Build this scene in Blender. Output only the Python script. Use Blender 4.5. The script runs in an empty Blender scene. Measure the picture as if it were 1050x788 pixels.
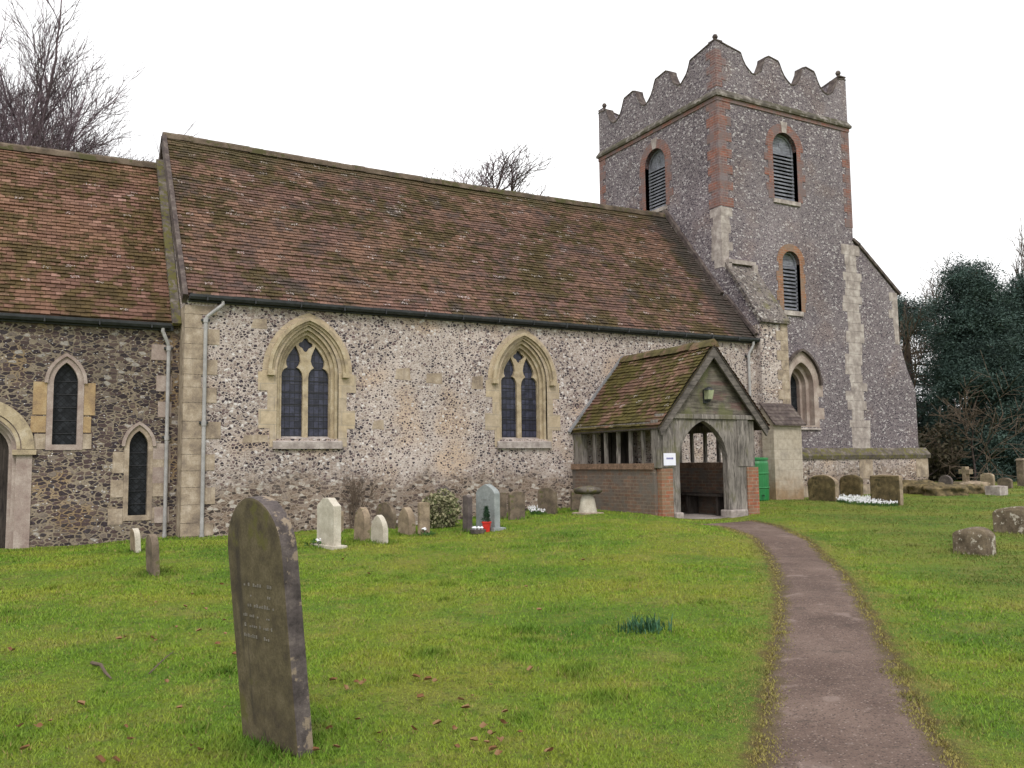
import bpy, bmesh, math, random
import numpy as np
from mathutils import Vector, Matrix, noise as mnoise
from mathutils.geometry import tessellate_polygon
random.seed(7); RNG = np.random.default_rng(11)
R = math.radians
sc = bpy.context.scene
COL = sc.collection

# ------------------------------------------------------------------ camera
EYE = 1.55
FPX, YAW, PIT, ROL = 901.64, R(29.227), R(5.129), R(-0.697)
fw = Vector((math.sin(YAW)*math.cos(PIT), math.cos(YAW)*math.cos(PIT), math.sin(PIT)))
rt0 = Vector((math.cos(YAW), -math.sin(YAW), 0)); up0 = rt0.cross(fw)
rt = rt0*math.cos(ROL)+up0*math.sin(ROL); up = up0*math.cos(ROL)-rt0*math.sin(ROL)
cam = bpy.data.cameras.new('camera'); cam_o = bpy.data.objects.new('camera', cam); COL.objects.link(cam_o)
cam.sensor_width = 36; cam.lens = FPX/1050*36; cam.clip_end = 3000; cam.clip_start = .05
m = Matrix((rt, up, -fw)).transposed().to_4x4(); m.translation = (0, 0, EYE); cam_o.matrix_world = m
sc.camera = cam_o

# ------------------------------------------------------------------ sky, sun, exposure
SUN_EL, SUN_AZ = R(48), R(205)          # azimuth clockwise from +Y
w = bpy.data.worlds.new('World'); sc.world = w; w.use_nodes = True
nt = w.node_tree; bg = nt.nodes['Background']
sky = nt.nodes.new('ShaderNodeTexSky'); sky.sky_type = 'NISHITA'; sky.sun_disc = False
sky.sun_elevation = SUN_EL; sky.sun_rotation = SUN_AZ; sky.dust_density = 6; sky.air_density = 1.5
hs = nt.nodes.new('ShaderNodeHueSaturation'); hs.inputs['Saturation'].default_value = .25
nt.links.new(sky.outputs[0], hs.inputs['Color'])
tc = nt.nodes.new('ShaderNodeTexCoord')
cn = nt.nodes.new('ShaderNodeTexNoise'); cn.inputs['Scale'].default_value = 2.2; cn.inputs['Detail'].default_value = 4
nt.links.new(tc.outputs['Generated'], cn.inputs['Vector'])
cr = nt.nodes.new('ShaderNodeValToRGB')
cr.color_ramp.elements[0].position = .34; cr.color_ramp.elements[0].color = (.70, .70, .715, 1)
cr.color_ramp.elements[1].position = .56; cr.color_ramp.elements[1].color = (1, 1, 1, 1)
nt.links.new(cn.outputs['Fac'], cr.inputs['Fac'])
vm = nt.nodes.new('ShaderNodeVectorMath'); vm.operation = 'SCALE'; vm.inputs['Scale'].default_value = 14.6
nt.links.new(cr.outputs['Color'], vm.inputs[0])
mx = nt.nodes.new('ShaderNodeMix'); mx.data_type = 'RGBA'; mx.inputs[0].default_value = .88
nt.links.new(hs.outputs[0], mx.inputs[6]); nt.links.new(vm.outputs[0], mx.inputs[7])
nt.links.new(mx.outputs[2], bg.inputs['Color']); bg.inputs['Strength'].default_value = .1
sl = bpy.data.lights.new('sun', 'SUN'); sl.energy = 1.5; sl.angle = R(14); sl.color = (1, .96, .9)
so = bpy.data.objects.new('sun', sl); COL.objects.link(so)
sd = Vector((math.sin(SUN_AZ)*math.cos(SUN_EL), math.cos(SUN_AZ)*math.cos(SUN_EL), math.sin(SUN_EL)))
so.rotation_euler = sd.to_track_quat('Z', 'Y').to_euler(); so.location = (0, -10, 30)
sc.view_settings.view_transform = 'Standard'; sc.view_settings.look = 'None'
sc.view_settings.exposure = 0.22; sc.view_settings.gamma = 1; sc.view_settings.use_curve_mapping = False
sc.render.engine = 'CYCLES'

# ------------------------------------------------------------------ ground height
CP = np.array([(0,0,0),(4,2,0),(8,0,0),(0,5,0),(-4,8,.04),(-8,17,.1),(0,17.9,.14),(3,17.4,.24),(7,17.4,.22),(9,16.2,.4),
 (11.3,17.4,.5),(10.3,15.3,.52),(11.1,14.9,.5),(12.4,13.8,.31),(12.4,12,.25),(9.5,13.9,.42),(7,13,.24),(14.4,14,.38),(16.5,17,.52),(20,18,.46),(25,18.4,.5),
 (16,12,.3),(10,8,.14),(12,5,.12),(30,25,.5),(40,30,.5),(60,50,.5),(-20,20,.1),(0,60,.4),(-40,60,.3),(80,10,.4),(20,5,.3),
 (40,0,.4),(0,-20,0),(-20,-5,0),(4,10,.1),(22,14,.42),(8,25,.35),(100,100,.6),(-100,100,.4)], float)
def hgt(x, y):
    x = np.asarray(x, float); y = np.asarray(y, float)
    d2 = (x[..., None]-CP[:, 0])**2+(y[..., None]-CP[:, 1])**2
    ww = 1/(d2+1.2)**1.7
    z = (ww*CP[:, 2]).sum(-1)/ww.sum(-1)
    return z + .012*np.sin(x*1.7+.6*y)*np.sin(y*1.3-.4*x+1) + .008*np.sin(x*4.1+1.3*y+2)*np.sin(y*3.3-x)
def gz(x, y): return float(hgt(x, y))
def ray(px, py): return fw*FPX+rt*(px-525)+up*(394-py)
def G(px, py):
    """point of the ground seen at a place of the photograph"""
    d = ray(px, py); z = .2
    for _ in range(25):
        t = (z-EYE)/d.z; z = gz(d.x*t, d.y*t)
    return Vector((d.x*t, d.y*t, z))

# ------------------------------------------------------------------ node helpers
class NT:
    def __init__(s, name):
        s.m = bpy.data.materials.new(name); s.m.use_nodes = True; s.t = s.m.node_tree
        s.b = s.t.nodes['Principled BSDF']; s.tc = s.t.nodes.new('ShaderNodeTexCoord'); s.co = s.tc.outputs['Object']
    def new(s, k): return s.t.nodes.new(k)
    def put(s, sock, v):
        if v is None: return
        if isinstance(v, bpy.types.NodeSocket): s.t.links.new(v, sock)
        elif isinstance(v, tuple) and len(v) == 3 and sock.type == 'RGBA': sock.default_value = (*v, 1)
        else: sock.default_value = v
    def vec(s, sx, sy, sz, v=None):
        n = s.new('ShaderNodeVectorMath'); n.operation = 'MULTIPLY'; s.put(n.inputs[0], v or s.co); n.inputs[1].default_value = (sx, sy, sz); return n.outputs[0]
    def vadd(s, a, b):
        n = s.new('ShaderNodeVectorMath'); n.operation = 'ADD'; s.put(n.inputs[0], a); s.put(n.inputs[1], b); return n.outputs[0]
    def noise(s, sc_, det=3, ro=.55, v=None, col=False, dist=0):
        n = s.new('ShaderNodeTexNoise'); s.put(n.inputs['Vector'], v or s.co); n.inputs['Scale'].default_value = sc_
        n.inputs['Detail'].default_value = det; n.inputs['Roughness'].default_value = ro; n.inputs['Distortion'].default_value = dist
        return n.outputs['Color' if col else 'Fac']
    def vor(s, sc_, v=None, feat='F1', rnd=1):
        n = s.new('ShaderNodeTexVoronoi'); n.feature = feat; s.put(n.inputs['Vector'], v or s.co); n.inputs['Scale'].default_value = sc_
        n.inputs['Randomness'].default_value = rnd; return n
    def ramp(s, f, st, const=False):
        n = s.new('ShaderNodeValToRGB'); e = n.color_ramp.elements; s.put(n.inputs[0], f)
        n.color_ramp.interpolation = 'CONSTANT' if const else 'LINEAR'
        while len(e) < len(st): e.new(.5)
        for i, (p, c) in enumerate(st):
            e[i].position = p; e[i].color = (*c, 1) if isinstance(c, tuple) else (c, c, c, 1)
        return n.outputs[0]
    def mix(s, f, a, b, mode='MIX'):
        n = s.new('ShaderNodeMix'); n.data_type = 'RGBA'; n.blend_type = mode; s.put(n.inputs[0], f); s.put(n.inputs[6], a); s.put(n.inputs[7], b); return n.outputs[2]
    def ma(s, op, a, b=0.0, c=None, cl=False):
        n = s.new('ShaderNodeMath'); n.operation = op; n.use_clamp = cl; s.put(n.inputs[0], a); s.put(n.inputs[1], b)
        if c is not None: s.put(n.inputs[2], c)
        return n.outputs[0]
    def ss(s, v, a, b, c=0.0, d=1.0):
        n = s.new('ShaderNodeMapRange'); n.interpolation_type = 'SMOOTHSTEP'; s.put(n.inputs[0], v)
        for i, q in enumerate((a, b, c, d)): s.put(n.inputs[i+1], q)
        return n.outputs[0]
    def sep(s, v=None, i=2):
        n = s.new('ShaderNodeSeparateXYZ'); s.put(n.inputs[0], v or s.co); return n.outputs[i]
    def comb(s, x, y, z=0.0):
        n = s.new('ShaderNodeCombineXYZ'); s.put(n.inputs[0], x); s.put(n.inputs[1], y); s.put(n.inputs[2], z); return n.outputs[0]
    def attr(s, name):
        n = s.new('ShaderNodeAttribute'); n.attribute_name = name; return n.outputs['Color']
    def done(s, col, height=None, bump=.4, dist=.02, rough=.9, spec=.25, metal=0, trans=None):
        s.put(s.b.inputs['Base Color'], col); s.put(s.b.inputs['Roughness'], rough); s.put(s.b.inputs['Metallic'], metal)
        s.b.inputs['Specular IOR Level'].default_value = spec
        if height is not None:
            n = s.new('ShaderNodeBump'); n.inputs['Strength'].default_value = bump; n.inputs['Distance'].default_value = dist
            s.put(n.inputs['Height'], height); s.t.links.new(n.outputs[0], s.b.inputs['Normal'])
        return s.m

DARKF = (.055, .045, .055)
def flint(name, mortar, ramp, scale, edge0, edge1, zs=1.25, patch=(.75, 1.15), low=None, patchsc=.6, moss=0, warm=None):
    n = NT(name)
    wob = n.vadd(n.vadd(n.co, n.vec(.06, .06, .05, n.noise(6, 2, .5, col=True))), n.vec(.035, .035, .03, n.noise(22, 2, .5, col=True)))
    v = n.vec(1, 1, zs, wob)
    a = n.vor(scale, v); e = n.vor(scale, v, 'DISTANCE_TO_EDGE')
    rnd = n.sep(a.outputs['Color'], 0); r2 = n.sep(a.outputs['Color'], 1)
    st = n.ramp(rnd, ramp, True)
    st = n.mix(.35, st, n.ramp(n.noise(34, 3), [(.3, (.05, .045, .05)), (.7, (.55, .5, .48))]), 'OVERLAY')
    big = n.noise(patchsc, 3)
    th = n.ma('ADD', n.ma('MULTIPLY', r2, edge1), n.ma('MULTIPLY', n.ss(big, .35, .7), edge0))
    mask = n.ss(e.outputs['Distance'], th, n.ma('ADD', th, .05))
    mo = n.mix(.5, mortar, n.ramp(n.noise(14, 4, .7), [(.25, tuple(c*.55 for c in mortar)), (.75, tuple(min(1, c*1.3) for c in mortar))]))
    if warm:
        mo = n.mix(n.ss(n.noise(.9, 2, .5, n.vadd(n.co, (7., 3., 1.))), .52, .68), mo, warm)
    c = n.mix(mask, mo, st)
    s2 = n.vor(scale*2.3, v); m2 = n.ma('LESS_THAN', s2.outputs['Distance'], .26)
    m2 = n.ma('MULTIPLY', m2, n.ma('GREATER_THAN', n.sep(s2.outputs['Color'], 1), .45))
    c = n.mix(n.ma('MULTIPLY', m2, .85), c, n.ramp(n.sep(s2.outputs['Color'], 0), [(0, DARKF), (.4, (.15, .12, .13)), (.66, (.62, .6, .6)), (.8, (.1, .08, .1))], True))
    h = n.ma('ADD', n.ma('MULTIPLY', mask, .6), n.ma('MULTIPLY', n.noise(40, 3), .5))
    if low:
        z = n.ma('ADD', n.sep(), n.ma('MULTIPLY', n.noise(1.6, 5, .7), 1.5))
        lv = n.vec(.75, .75, 1.35, wob)
        la = n.vor(13, lv); le = n.vor(13, lv, 'DISTANCE_TO_EDGE')
        lc = n.ramp(n.sep(la.outputs['Color'], 0), low, True)
        lc = n.mix(.4, lc, n.ramp(n.noise(30, 3), [(.3, (.08, .06, .05)), (.7, (.5, .46, .42))]), 'OVERLAY')
        lm = n.ss(le.outputs['Distance'], .03, .11)
        lc = n.mix(lm, n.mix(n.noise(5, 3), (.24, .18, .14), (.42, .35, .29)), lc)
        lc = n.mix(n.ma('MULTIPLY', m2, .6), lc, n.ramp(n.sep(s2.outputs['Color'], 0), [(0, DARKF), (.5, (.17, .13, .12)), (.7, (.55, .52, .5)), (.8, (.1, .08, .1))], True))
        c = n.mix(n.ss(z, 2.1, 1.55), c, lc)
    c = n.mix(1, c, n.ramp(n.noise(.45, 4, .6), [(.3, patch[0]), (.7, patch[1])]), 'MULTIPLY')
    if moss:
        c = n.mix(n.ma('MULTIPLY', n.ss(n.noise(1.4, 4, .7), .55, .75), moss), c, (.13, .12, .05))
    return n.done(c, h, .75, .03, .92)

M = {}
M['nave_wall'] = flint('flint_pale', (.49, .42, .385), [(0, DARKF), (.17, (.17, .12, .12)), (.27, (.38, .31, .27)), (.45, (.29, .23, .21)), (.55, (.46, .39, .35)), (.72, (.16, .125, .125)), (.8, (.68, .65, .64)), (.88, (.10, .08, .09))],
    15.5, .11, .15, 1.3, (.8, 1.14), low=[(0, (.075, .06, .055)), (.2, (.2, .15, .12)), (.42, (.3, .23, .185)), (.6, (.14, .105, .095)), (.74, (.36, .30, .26)), (.88, (.56, .53, .5))], warm=(.48, .37, .29))
M['chancel_wall'] = flint('flint_dark_coursed', (.25, .205, .155), [(0, (.045, .035, .04)), (.25, (.085, .06, .06)), (.5, (.13, .095, .085)), (.7, (.06, .05, .055)), (.85, (.2, .165, .14)), (.95, (.4, .37, .34))],
    8.3, .05, .11, 1.85, (.72, 1.2), warm=(.24, .17, .1))
M['slope_flint'] = flint('mossy_flint_slope', (.2, .175, .155), [(0, (.06, .05, .055)), (.3, (.12, .10, .10)), (.6, (.2, .17, .16)), (.88, (.42, .4, .38))], 13, .06, .1, 1.2, (.7, 1.15), moss=1.0)
M['tower_wall'] = flint('flint_tower', (.28, .243, .258), [(0, (.075, .06, .08)), (.24, (.135, .11, .13)), (.5, (.2, .17, .185)), (.72, (.26, .228, .243)), (.88, (.58, .56, .57))],
    16.5, .06, .11, 1.6, (.84, 1.1), patchsc=.4, warm=(.28, .225, .22))
def stone(name, base, dark, light, sc_=3.0, rough=.9, lichen=None, lich=.0, bump=.4, lsc=9, strk=None):
    n = NT(name)
    c = n.ramp(n.noise(sc_, 5, .65), [(.33, dark), (.5, base), (.67, light)])
    c = n.mix(.3, c, n.ramp(n.noise(60, 3, .6), [(.3, (.2, .2, .2)), (.7, (.8, .8, .8))]), 'OVERLAY')
    if strk:
        c = n.mix(n.ma('MULTIPLY', n.ss(n.noise(1.0, 3, .6, n.vec(9, 9, 1.1)), .5, .72), .75), c, strk)
    if lichen:
        k = n.ma('ADD', n.ma('MULTIPLY', n.noise(lsc, 4, .7), .7), n.ma('MULTIPLY', n.noise(1.8, 2), .3))
        c = n.mix(n.ss(k, .59-lich, .65-lich), c, lichen)
    return n.done(c, n.ma('ADD', n.noise(18, 5, .7), n.ma('MULTIPLY', n.noise(90, 2), .3)), bump, .012, rough)
def ashlar(name, a, b, d):
    """dressed limestone with joints between blocks"""
    n = NT(name); br = n.new('ShaderNodeTexBrick')
    v = n.comb(n.ma('ADD', n.sep(i=0), n.sep(i=1)), n.sep()); n.put(br.inputs['Vector'], v)
    for k, x in (('Scale', 1.0), ('Brick Width', .55), ('Row Height', .27), ('Mortar Size', .006), ('Bias', 0.0)): br.inputs[k].default_value = x
    n.put(br.inputs['Color1'], a); n.put(br.inputs['Color2'], b); n.put(br.inputs['Mortar'], (.3, .26, .21))
    c = n.mix(n.ma('MULTIPLY', n.ss(n.noise(2.2, 5, .7), .5, .72), .65), br.outputs['Color'], d)
    zz = n.ma('ADD', n.sep(), n.ma('MULTIPLY', n.noise(2.5, 4, .7), -1.2)); c = n.mix(n.ss(zz, .5, -.3, 0, .8), c, (.27, .17, .09))
    c = n.mix(.45, c, n.ramp(n.noise(9, 5, .7), [(.3, (.25, .24, .22)), (.7, (.75, .75, .75))]), 'OVERLAY')
    return n.done(c, n.ma('ADD', n.noise(14, 5, .7), n.ma('MULTIPLY', br.outputs['Fac'], -.6)), .4, .012)
M['ashlar'] = ashlar('honey_limestone', (.43, .345, .24), (.39, .32, .24), (.35, .295, .245))
M['ashlar_pale'] = ashlar('pale_limestone', (.42, .37, .31), (.36, .31, .25), (.25, .22, .19))
M['quoin'] = stone('quoin_stone', (.32, .255, .19), (.19, .15, .12), (.45, .375, .3), 4.5, strk=(.25, .2, .16))
M['quoin_grey'] = stone('quoin_grey_stone', (.34, .295, .275), (.22, .185, .175), (.5, .45, .42), 4.5, strk=(.24, .2, .19))
M['orange_stone'] = stone('ochre_sandstone', (.36, .25, .135), (.26, .18, .11), (.42, .32, .2), 4)
M['tracery'] = stone('tracery_stone', (.39, .315, .21), (.25, .20, .145), (.47, .40, .30), 5)
M['pink_stone'] = stone('pinkish_stone', (.33, .265, .235), (.25, .185, .165), (.45, .38, .34), 3)
M['mossy_stone'] = stone('mossy_coping', (.10, .085, .07), (.05, .04, .04), (.2, .17, .15), 4, lichen=(.11, .10, .035), lich=.1)
M['roofstone'] = stone('mossy_slope', (.12, .10, .085), (.06, .05, .045), (.27, .24, .22), 5, lichen=(.10, .085, .02), lich=.12, lsc=2.5)
M['cap_stone'] = stone('dark_cap_tiles', (.085, .065, .06), (.045, .035, .035), (.15, .125, .11), 6, lichen=(.3, .28, .25), lich=-.06)
M['string'] = stone('string_course', (.115, .10, .085), (.06, .052, .045), (.3, .27, .25), 3.5, lichen=(.075, .068, .045), lich=.1, lsc=4)
def brick(name, c1, c2, mort, sc_=1.0, dirt=None, dk=.5):
    n = NT(name); br = n.new('ShaderNodeTexBrick')
    v = n.comb(n.ma('ADD', n.sep(i=0), n.sep(i=1)), n.sep()); n.put(br.inputs['Vector'], v)
    for k, x in (('Scale', sc_), ('Brick Width', .225), ('Row Height', .075), ('Mortar Size', .009), ('Bias', 0.0)): br.inputs[k].default_value = x
    n.put(br.inputs['Color1'], c1); n.put(br.inputs['Color2'], c2); n.put(br.inputs['Mortar'], mort)
    c = n.mix(.5, br.outputs['Color'], n.ramp(n.noise(7, 3, .6), [(.3, (.25, .25, .25)), (.7, (.75, .72, .7))]), 'OVERLAY')
    if dirt: c = n.mix(n.ma('MULTIPLY', n.ss(n.noise(2.3, 4, .7), .42, .62), dk), c, dirt)
    return n.done(c, n.ma('ADD', n.ma('MULTIPLY', br.outputs['Fac'], -.7), n.noise(25, 4)), .5, .015)
M['brick'] = brick('tower_red_brick', (.25, .10, .075), (.17, .085, .075), (.24, .18, .16), dirt=(.17, .13, .13), dk=.9)
M['brick_dull'] = brick('tower_purple_brick', (.19, .09, .08), (.14, .10, .105), (.25, .2, .19), dirt=(.19, .16, .17), dk=.8)
M['brick_orange'] = brick('orange_brick', (.29, .13, .07), (.23, .11, .065), (.27, .2, .15), dirt=(.22, .165, .13), dk=.8)
M['brick_porch'] = brick('weathered_porch_brick', (.2, .115, .08), (.13, .10, .085), (.2, .165, .13), dirt=(.145, .125, .11), dk=1.0)
M['brick_red'] = brick('red_brick_pier', (.30, .095, .055), (.25, .12, .08), (.27, .2, .15), dirt=(.19, .155, .10), dk=.5)
def tiles(name, cols, moss, mossamt, msc=.9, lich=.1, dark=None, ztop=None, xdark=None):
    n = NT(name); t = n.attr('tint'); a = n.sep(t, 0); b = n.sep(t, 1)
    c = n.ramp(a, cols)
    c = n.mix(.4, c, n.ramp(n.noise(22, 3, .6), [(.3, (.25, .25, .25)), (.7, (.75, .75, .75))]), 'OVERLAY')
    big = n.noise(msc, 5, .65); k = n.ma('ADD', n.ma('MULTIPLY', big, .88), n.ma('MULTIPLY', b, .12))
    c = n.mix(n.ma('MULTIPLY', n.ss(n.noise(.35, 3, .6, n.vadd(n.co, (3., 9., 2.))), .42, .62), .55), c, n.mix(1, c, (.75, .72, .95), 'MULTIPLY'))
    k2 = n.noise(msc*2.7, 5, .75); k = n.ma('ADD', n.ma('MULTIPLY', k, .7), n.ma('MULTIPLY', k2, .34)); c = n.mix(n.ss(k, .565-mossamt, .64-mossamt, 0, .9), c, n.mix(n.ss(n.noise(5, 3), .42, .6), moss, tuple(q*.6 for q in moss)))
    if dark: c = n.mix(n.ma('MULTIPLY', n.ss(n.noise(1.7, 4, .7, n.vadd(n.co, (5., 1., 4.))), .5, .68), .7), c, dark)
    if ztop:
        z = n.ma('ADD', n.sep(), n.ma('MULTIPLY', n.noise(2.5, 4), .5))
        c = n.mix(n.ma('MULTIPLY', n.ss(z, ztop-.2, ztop+.15), .7), c, (.07, .058, .026))
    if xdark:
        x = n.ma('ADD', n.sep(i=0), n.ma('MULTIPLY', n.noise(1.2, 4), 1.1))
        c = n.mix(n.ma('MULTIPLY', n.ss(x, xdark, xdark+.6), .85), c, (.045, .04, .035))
    l = n.ma('MULTIPLY', n.ma('GREATER_THAN', n.sep(t, 2), 1-lich), n.ss(n.noise(34, 2), .56, .62))
    c = n.mix(l, c, (.42, .37, .36))
    return n.done(c, n.noise(30, 4), .4, .01, .88)
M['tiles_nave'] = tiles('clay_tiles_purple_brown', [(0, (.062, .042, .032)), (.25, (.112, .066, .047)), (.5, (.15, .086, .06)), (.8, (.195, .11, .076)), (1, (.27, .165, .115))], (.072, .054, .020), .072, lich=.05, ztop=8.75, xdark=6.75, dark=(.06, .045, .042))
M['tiles_chancel'] = tiles('clay_tiles_brown', [(0, (.065, .034, .022)), (.25, (.125, .066, .042)), (.55, (.17, .092, .06)), (.8, (.235, .132, .09)), (1, (.33, .2, .145))], (.085, .06, .022), .075, lich=.03, msc=1.4)
M['tiles_porch'] = tiles('mossy_porch_tiles', [(0, (.055, .038, .026)), (.3, (.11, .065, .042)), (.6, (.16, .09, .06)), (1, (.26, .17, .12))], (.085, .074, .017), .09, lich=.05, msc=1.3)
M['ridge_red'] = tiles('ridge_tiles', [(0, (.13, .08, .05)), (1, (.21, .13, .085))], (.09, .08, .028), .07, lich=0)
M['ridge_moss'] = stone('mossy_ridge', (.095, .07, .05), (.05, .04, .03), (.15, .115, .085), 3, lichen=(.065, .06, .025), lich=.07, lsc=5)
def wood(name, base, dark, green=None, ga=.0, red=None, ax='z'):
    n = NT(name); s = {'z': (14, 14, 1.2), 'x': (1.2, 14, 14)}[ax]
    g = n.noise(1.6, 5, .7, n.vec(*s), dist=1.2)
    c = n.ramp(g, [(.34, dark), (.5, base), (.66, tuple(min(1, k*1.55) for k in base))])
    c = n.mix(.5, c, n.ramp(n.noise(2.6, 5, .7, n.vec(1.5, 1.5, .8)), [(.35, (.2, .2, .2)), (.65, (.75, .75, .75))]), 'OVERLAY')
    if red: c = n.mix(n.ma('MULTIPLY', n.ss(n.noise(1, 4, .6, n.vec(1, 1, 5)), .5, .65), .55), c, red)
    if green: c = n.mix(n.ss(n.noise(2.2, 4, .65, n.vec(1, 1, .7)), .56-ga, .72-ga, 0, .75), c, green)
    return n.done(c, g, .7, .02, .85)
M['oak'] = wood('weathered_oak', (.19, .17, .155), (.055, .048, .043), (.12, .115, .06), .03)
M['oak_board'] = wood('gable_boards', (.13, .115, .095), (.05, .04, .038), (.13, .135, .06), .1, (.15, .07, .07), 'x')
M['oak_barge'] = wood('dark_barge_oak', (.12, .105, .095), (.045, .04, .038), None, 0, None, 'x')
M['oak_brown'] = wood('brown_oak', (.2, .13, .09), (.09, .06, .045), None, 0, None, 'x')
M['oak_dark'] = wood('dark_timber', (.055, .045, .04), (.025, .02, .02))
M['louvre'] = wood('grey_slats', (.19, .195, .225), (.10, .10, .125), None, 0, None, 'x')
def plain(name, c, rough=.6, var=.25, metal=0, sc_=8, spec=.3, bump=.15):
    n = NT(name)
    return n.done(n.ramp(n.noise(sc_, 4, .6), [(.3, tuple(k*(1-var) for k in c)), (.7, tuple(min(1, k*(1+var)) for k in c))]), n.noise(sc_*4, 3), bump, .01, rough, spec, metal)
M['gutter'] = plain('black_gutter', (.03, .032, .035), .5, .4)
M['pipe'] = plain('grey_pipe', (.33, .32, .32), .5, .2)
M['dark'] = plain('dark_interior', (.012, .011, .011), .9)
M['lead'] = plain('lead', (.03, .03, .035), .5)
M['leadsheet'] = plain('lead_sheet', (.2, .2, .21), .6)
M['green_plastic'] = plain('green_plastic', (.015, .17, .045), .4, .15, sc_=3, spec=.5)
M['paper'] = plain('paper', (.72, .72, .82), .8, .04)
M['ink'] = plain('blue_ink', (.08, .08, .28), .8)
M['lampglass'] = plain('lamp_glass', (.32, .34, .22), .3)
M['red'] = plain('red_pot', (.55, .03, .02), .5)
M['white'] = plain('white_petal', (.75, .75, .78), .7, .1)
M['stem'] = plain('green_stem', (.04, .10, .02), .7, .3)
M['darkgreen'] = plain('dark_green_leaf', (.018, .05, .022), .7, .4)
M['daff'] = plain('daffodil_leaf', (.028, .088, .04), .6, .35)
M['blue'] = plain('blue_cloth', (.02, .025, .12), .8)
def glass(name, col, lead=.11, tilt=True, bars=None):
    n = NT(name); br = n.new('ShaderNodeTexBrick')
    u = n.ma('ADD', n.sep(i=0), n.sep(i=1)); z = n.sep()
    v = n.comb(n.ma('ADD', u, z), n.ma('SUBTRACT', z, u)) if tilt else n.comb(u, z)
    n.put(br.inputs['Vector'], v); br.offset = 0
    for k, x in (('Scale', 1.0), ('Brick Width', lead), ('Row Height', lead if tilt else lead*1.5), ('Mortar Size', .007), ('Bias', 0.0)): br.inputs[k].default_value = x
    n.put(br.inputs['Color1'], tuple(k*.6 for k in col)); n.put(br.inputs['Color2'], tuple(k*1.5 for k in col)); n.put(br.inputs['Mortar'], (.012, .012, .014))
    c = n.mix(n.ss(n.noise(9, 3), .45, .65, 0, .6), br.outputs['Color'], tuple(k*.4 for k in col))
    return n.done(c, n.ma('ADD', n.noise(7, 3), n.ma('MULTIPLY', br.outputs['Fac'], .6)), .35, .02, .28, .3 if not tilt else .12)
M['glass'] = glass('leaded_glass', (.035, .037, .06), .1, False)
M['glass_diamond'] = glass('diamond_leaded_glass', (.022, .024, .028), .11, True)
M['bark'] = stone('bark', (.07, .05, .05), (.035, .025, .03), (.12, .095, .09), 5)
M['twig'] = plain('twig_bark', (.13, .095, .11), .9, .25)
M['twig_brown'] = plain('bare_branch_bark', (.095, .07, .052), .9, .3)
def leafmat(name, a, b, sc_=.8, sss=None):
    n = NT(name); t = n.attr('tint'); c = n.mix(n.sep(t, 0), a, b)
    c = n.mix(.5, c, n.ramp(n.noise(sc_, 3), [(.35, (.25, .25, .25)), (.65, (.75, .75, .75))]), 'OVERLAY')
    return n.done(c, None, rough=.75, spec=.2)
M['yew'] = leafmat('conifer_needles', (.02, .038, .034), (.09, .135, .115))
M['yew_brown'] = leafmat('brownish_undergrowth', (.03, .028, .018), (.075, .06, .035))
M['varieg'] = leafmat('variegated_leaf', (.07, .09, .03), (.42, .38, .24))

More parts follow.
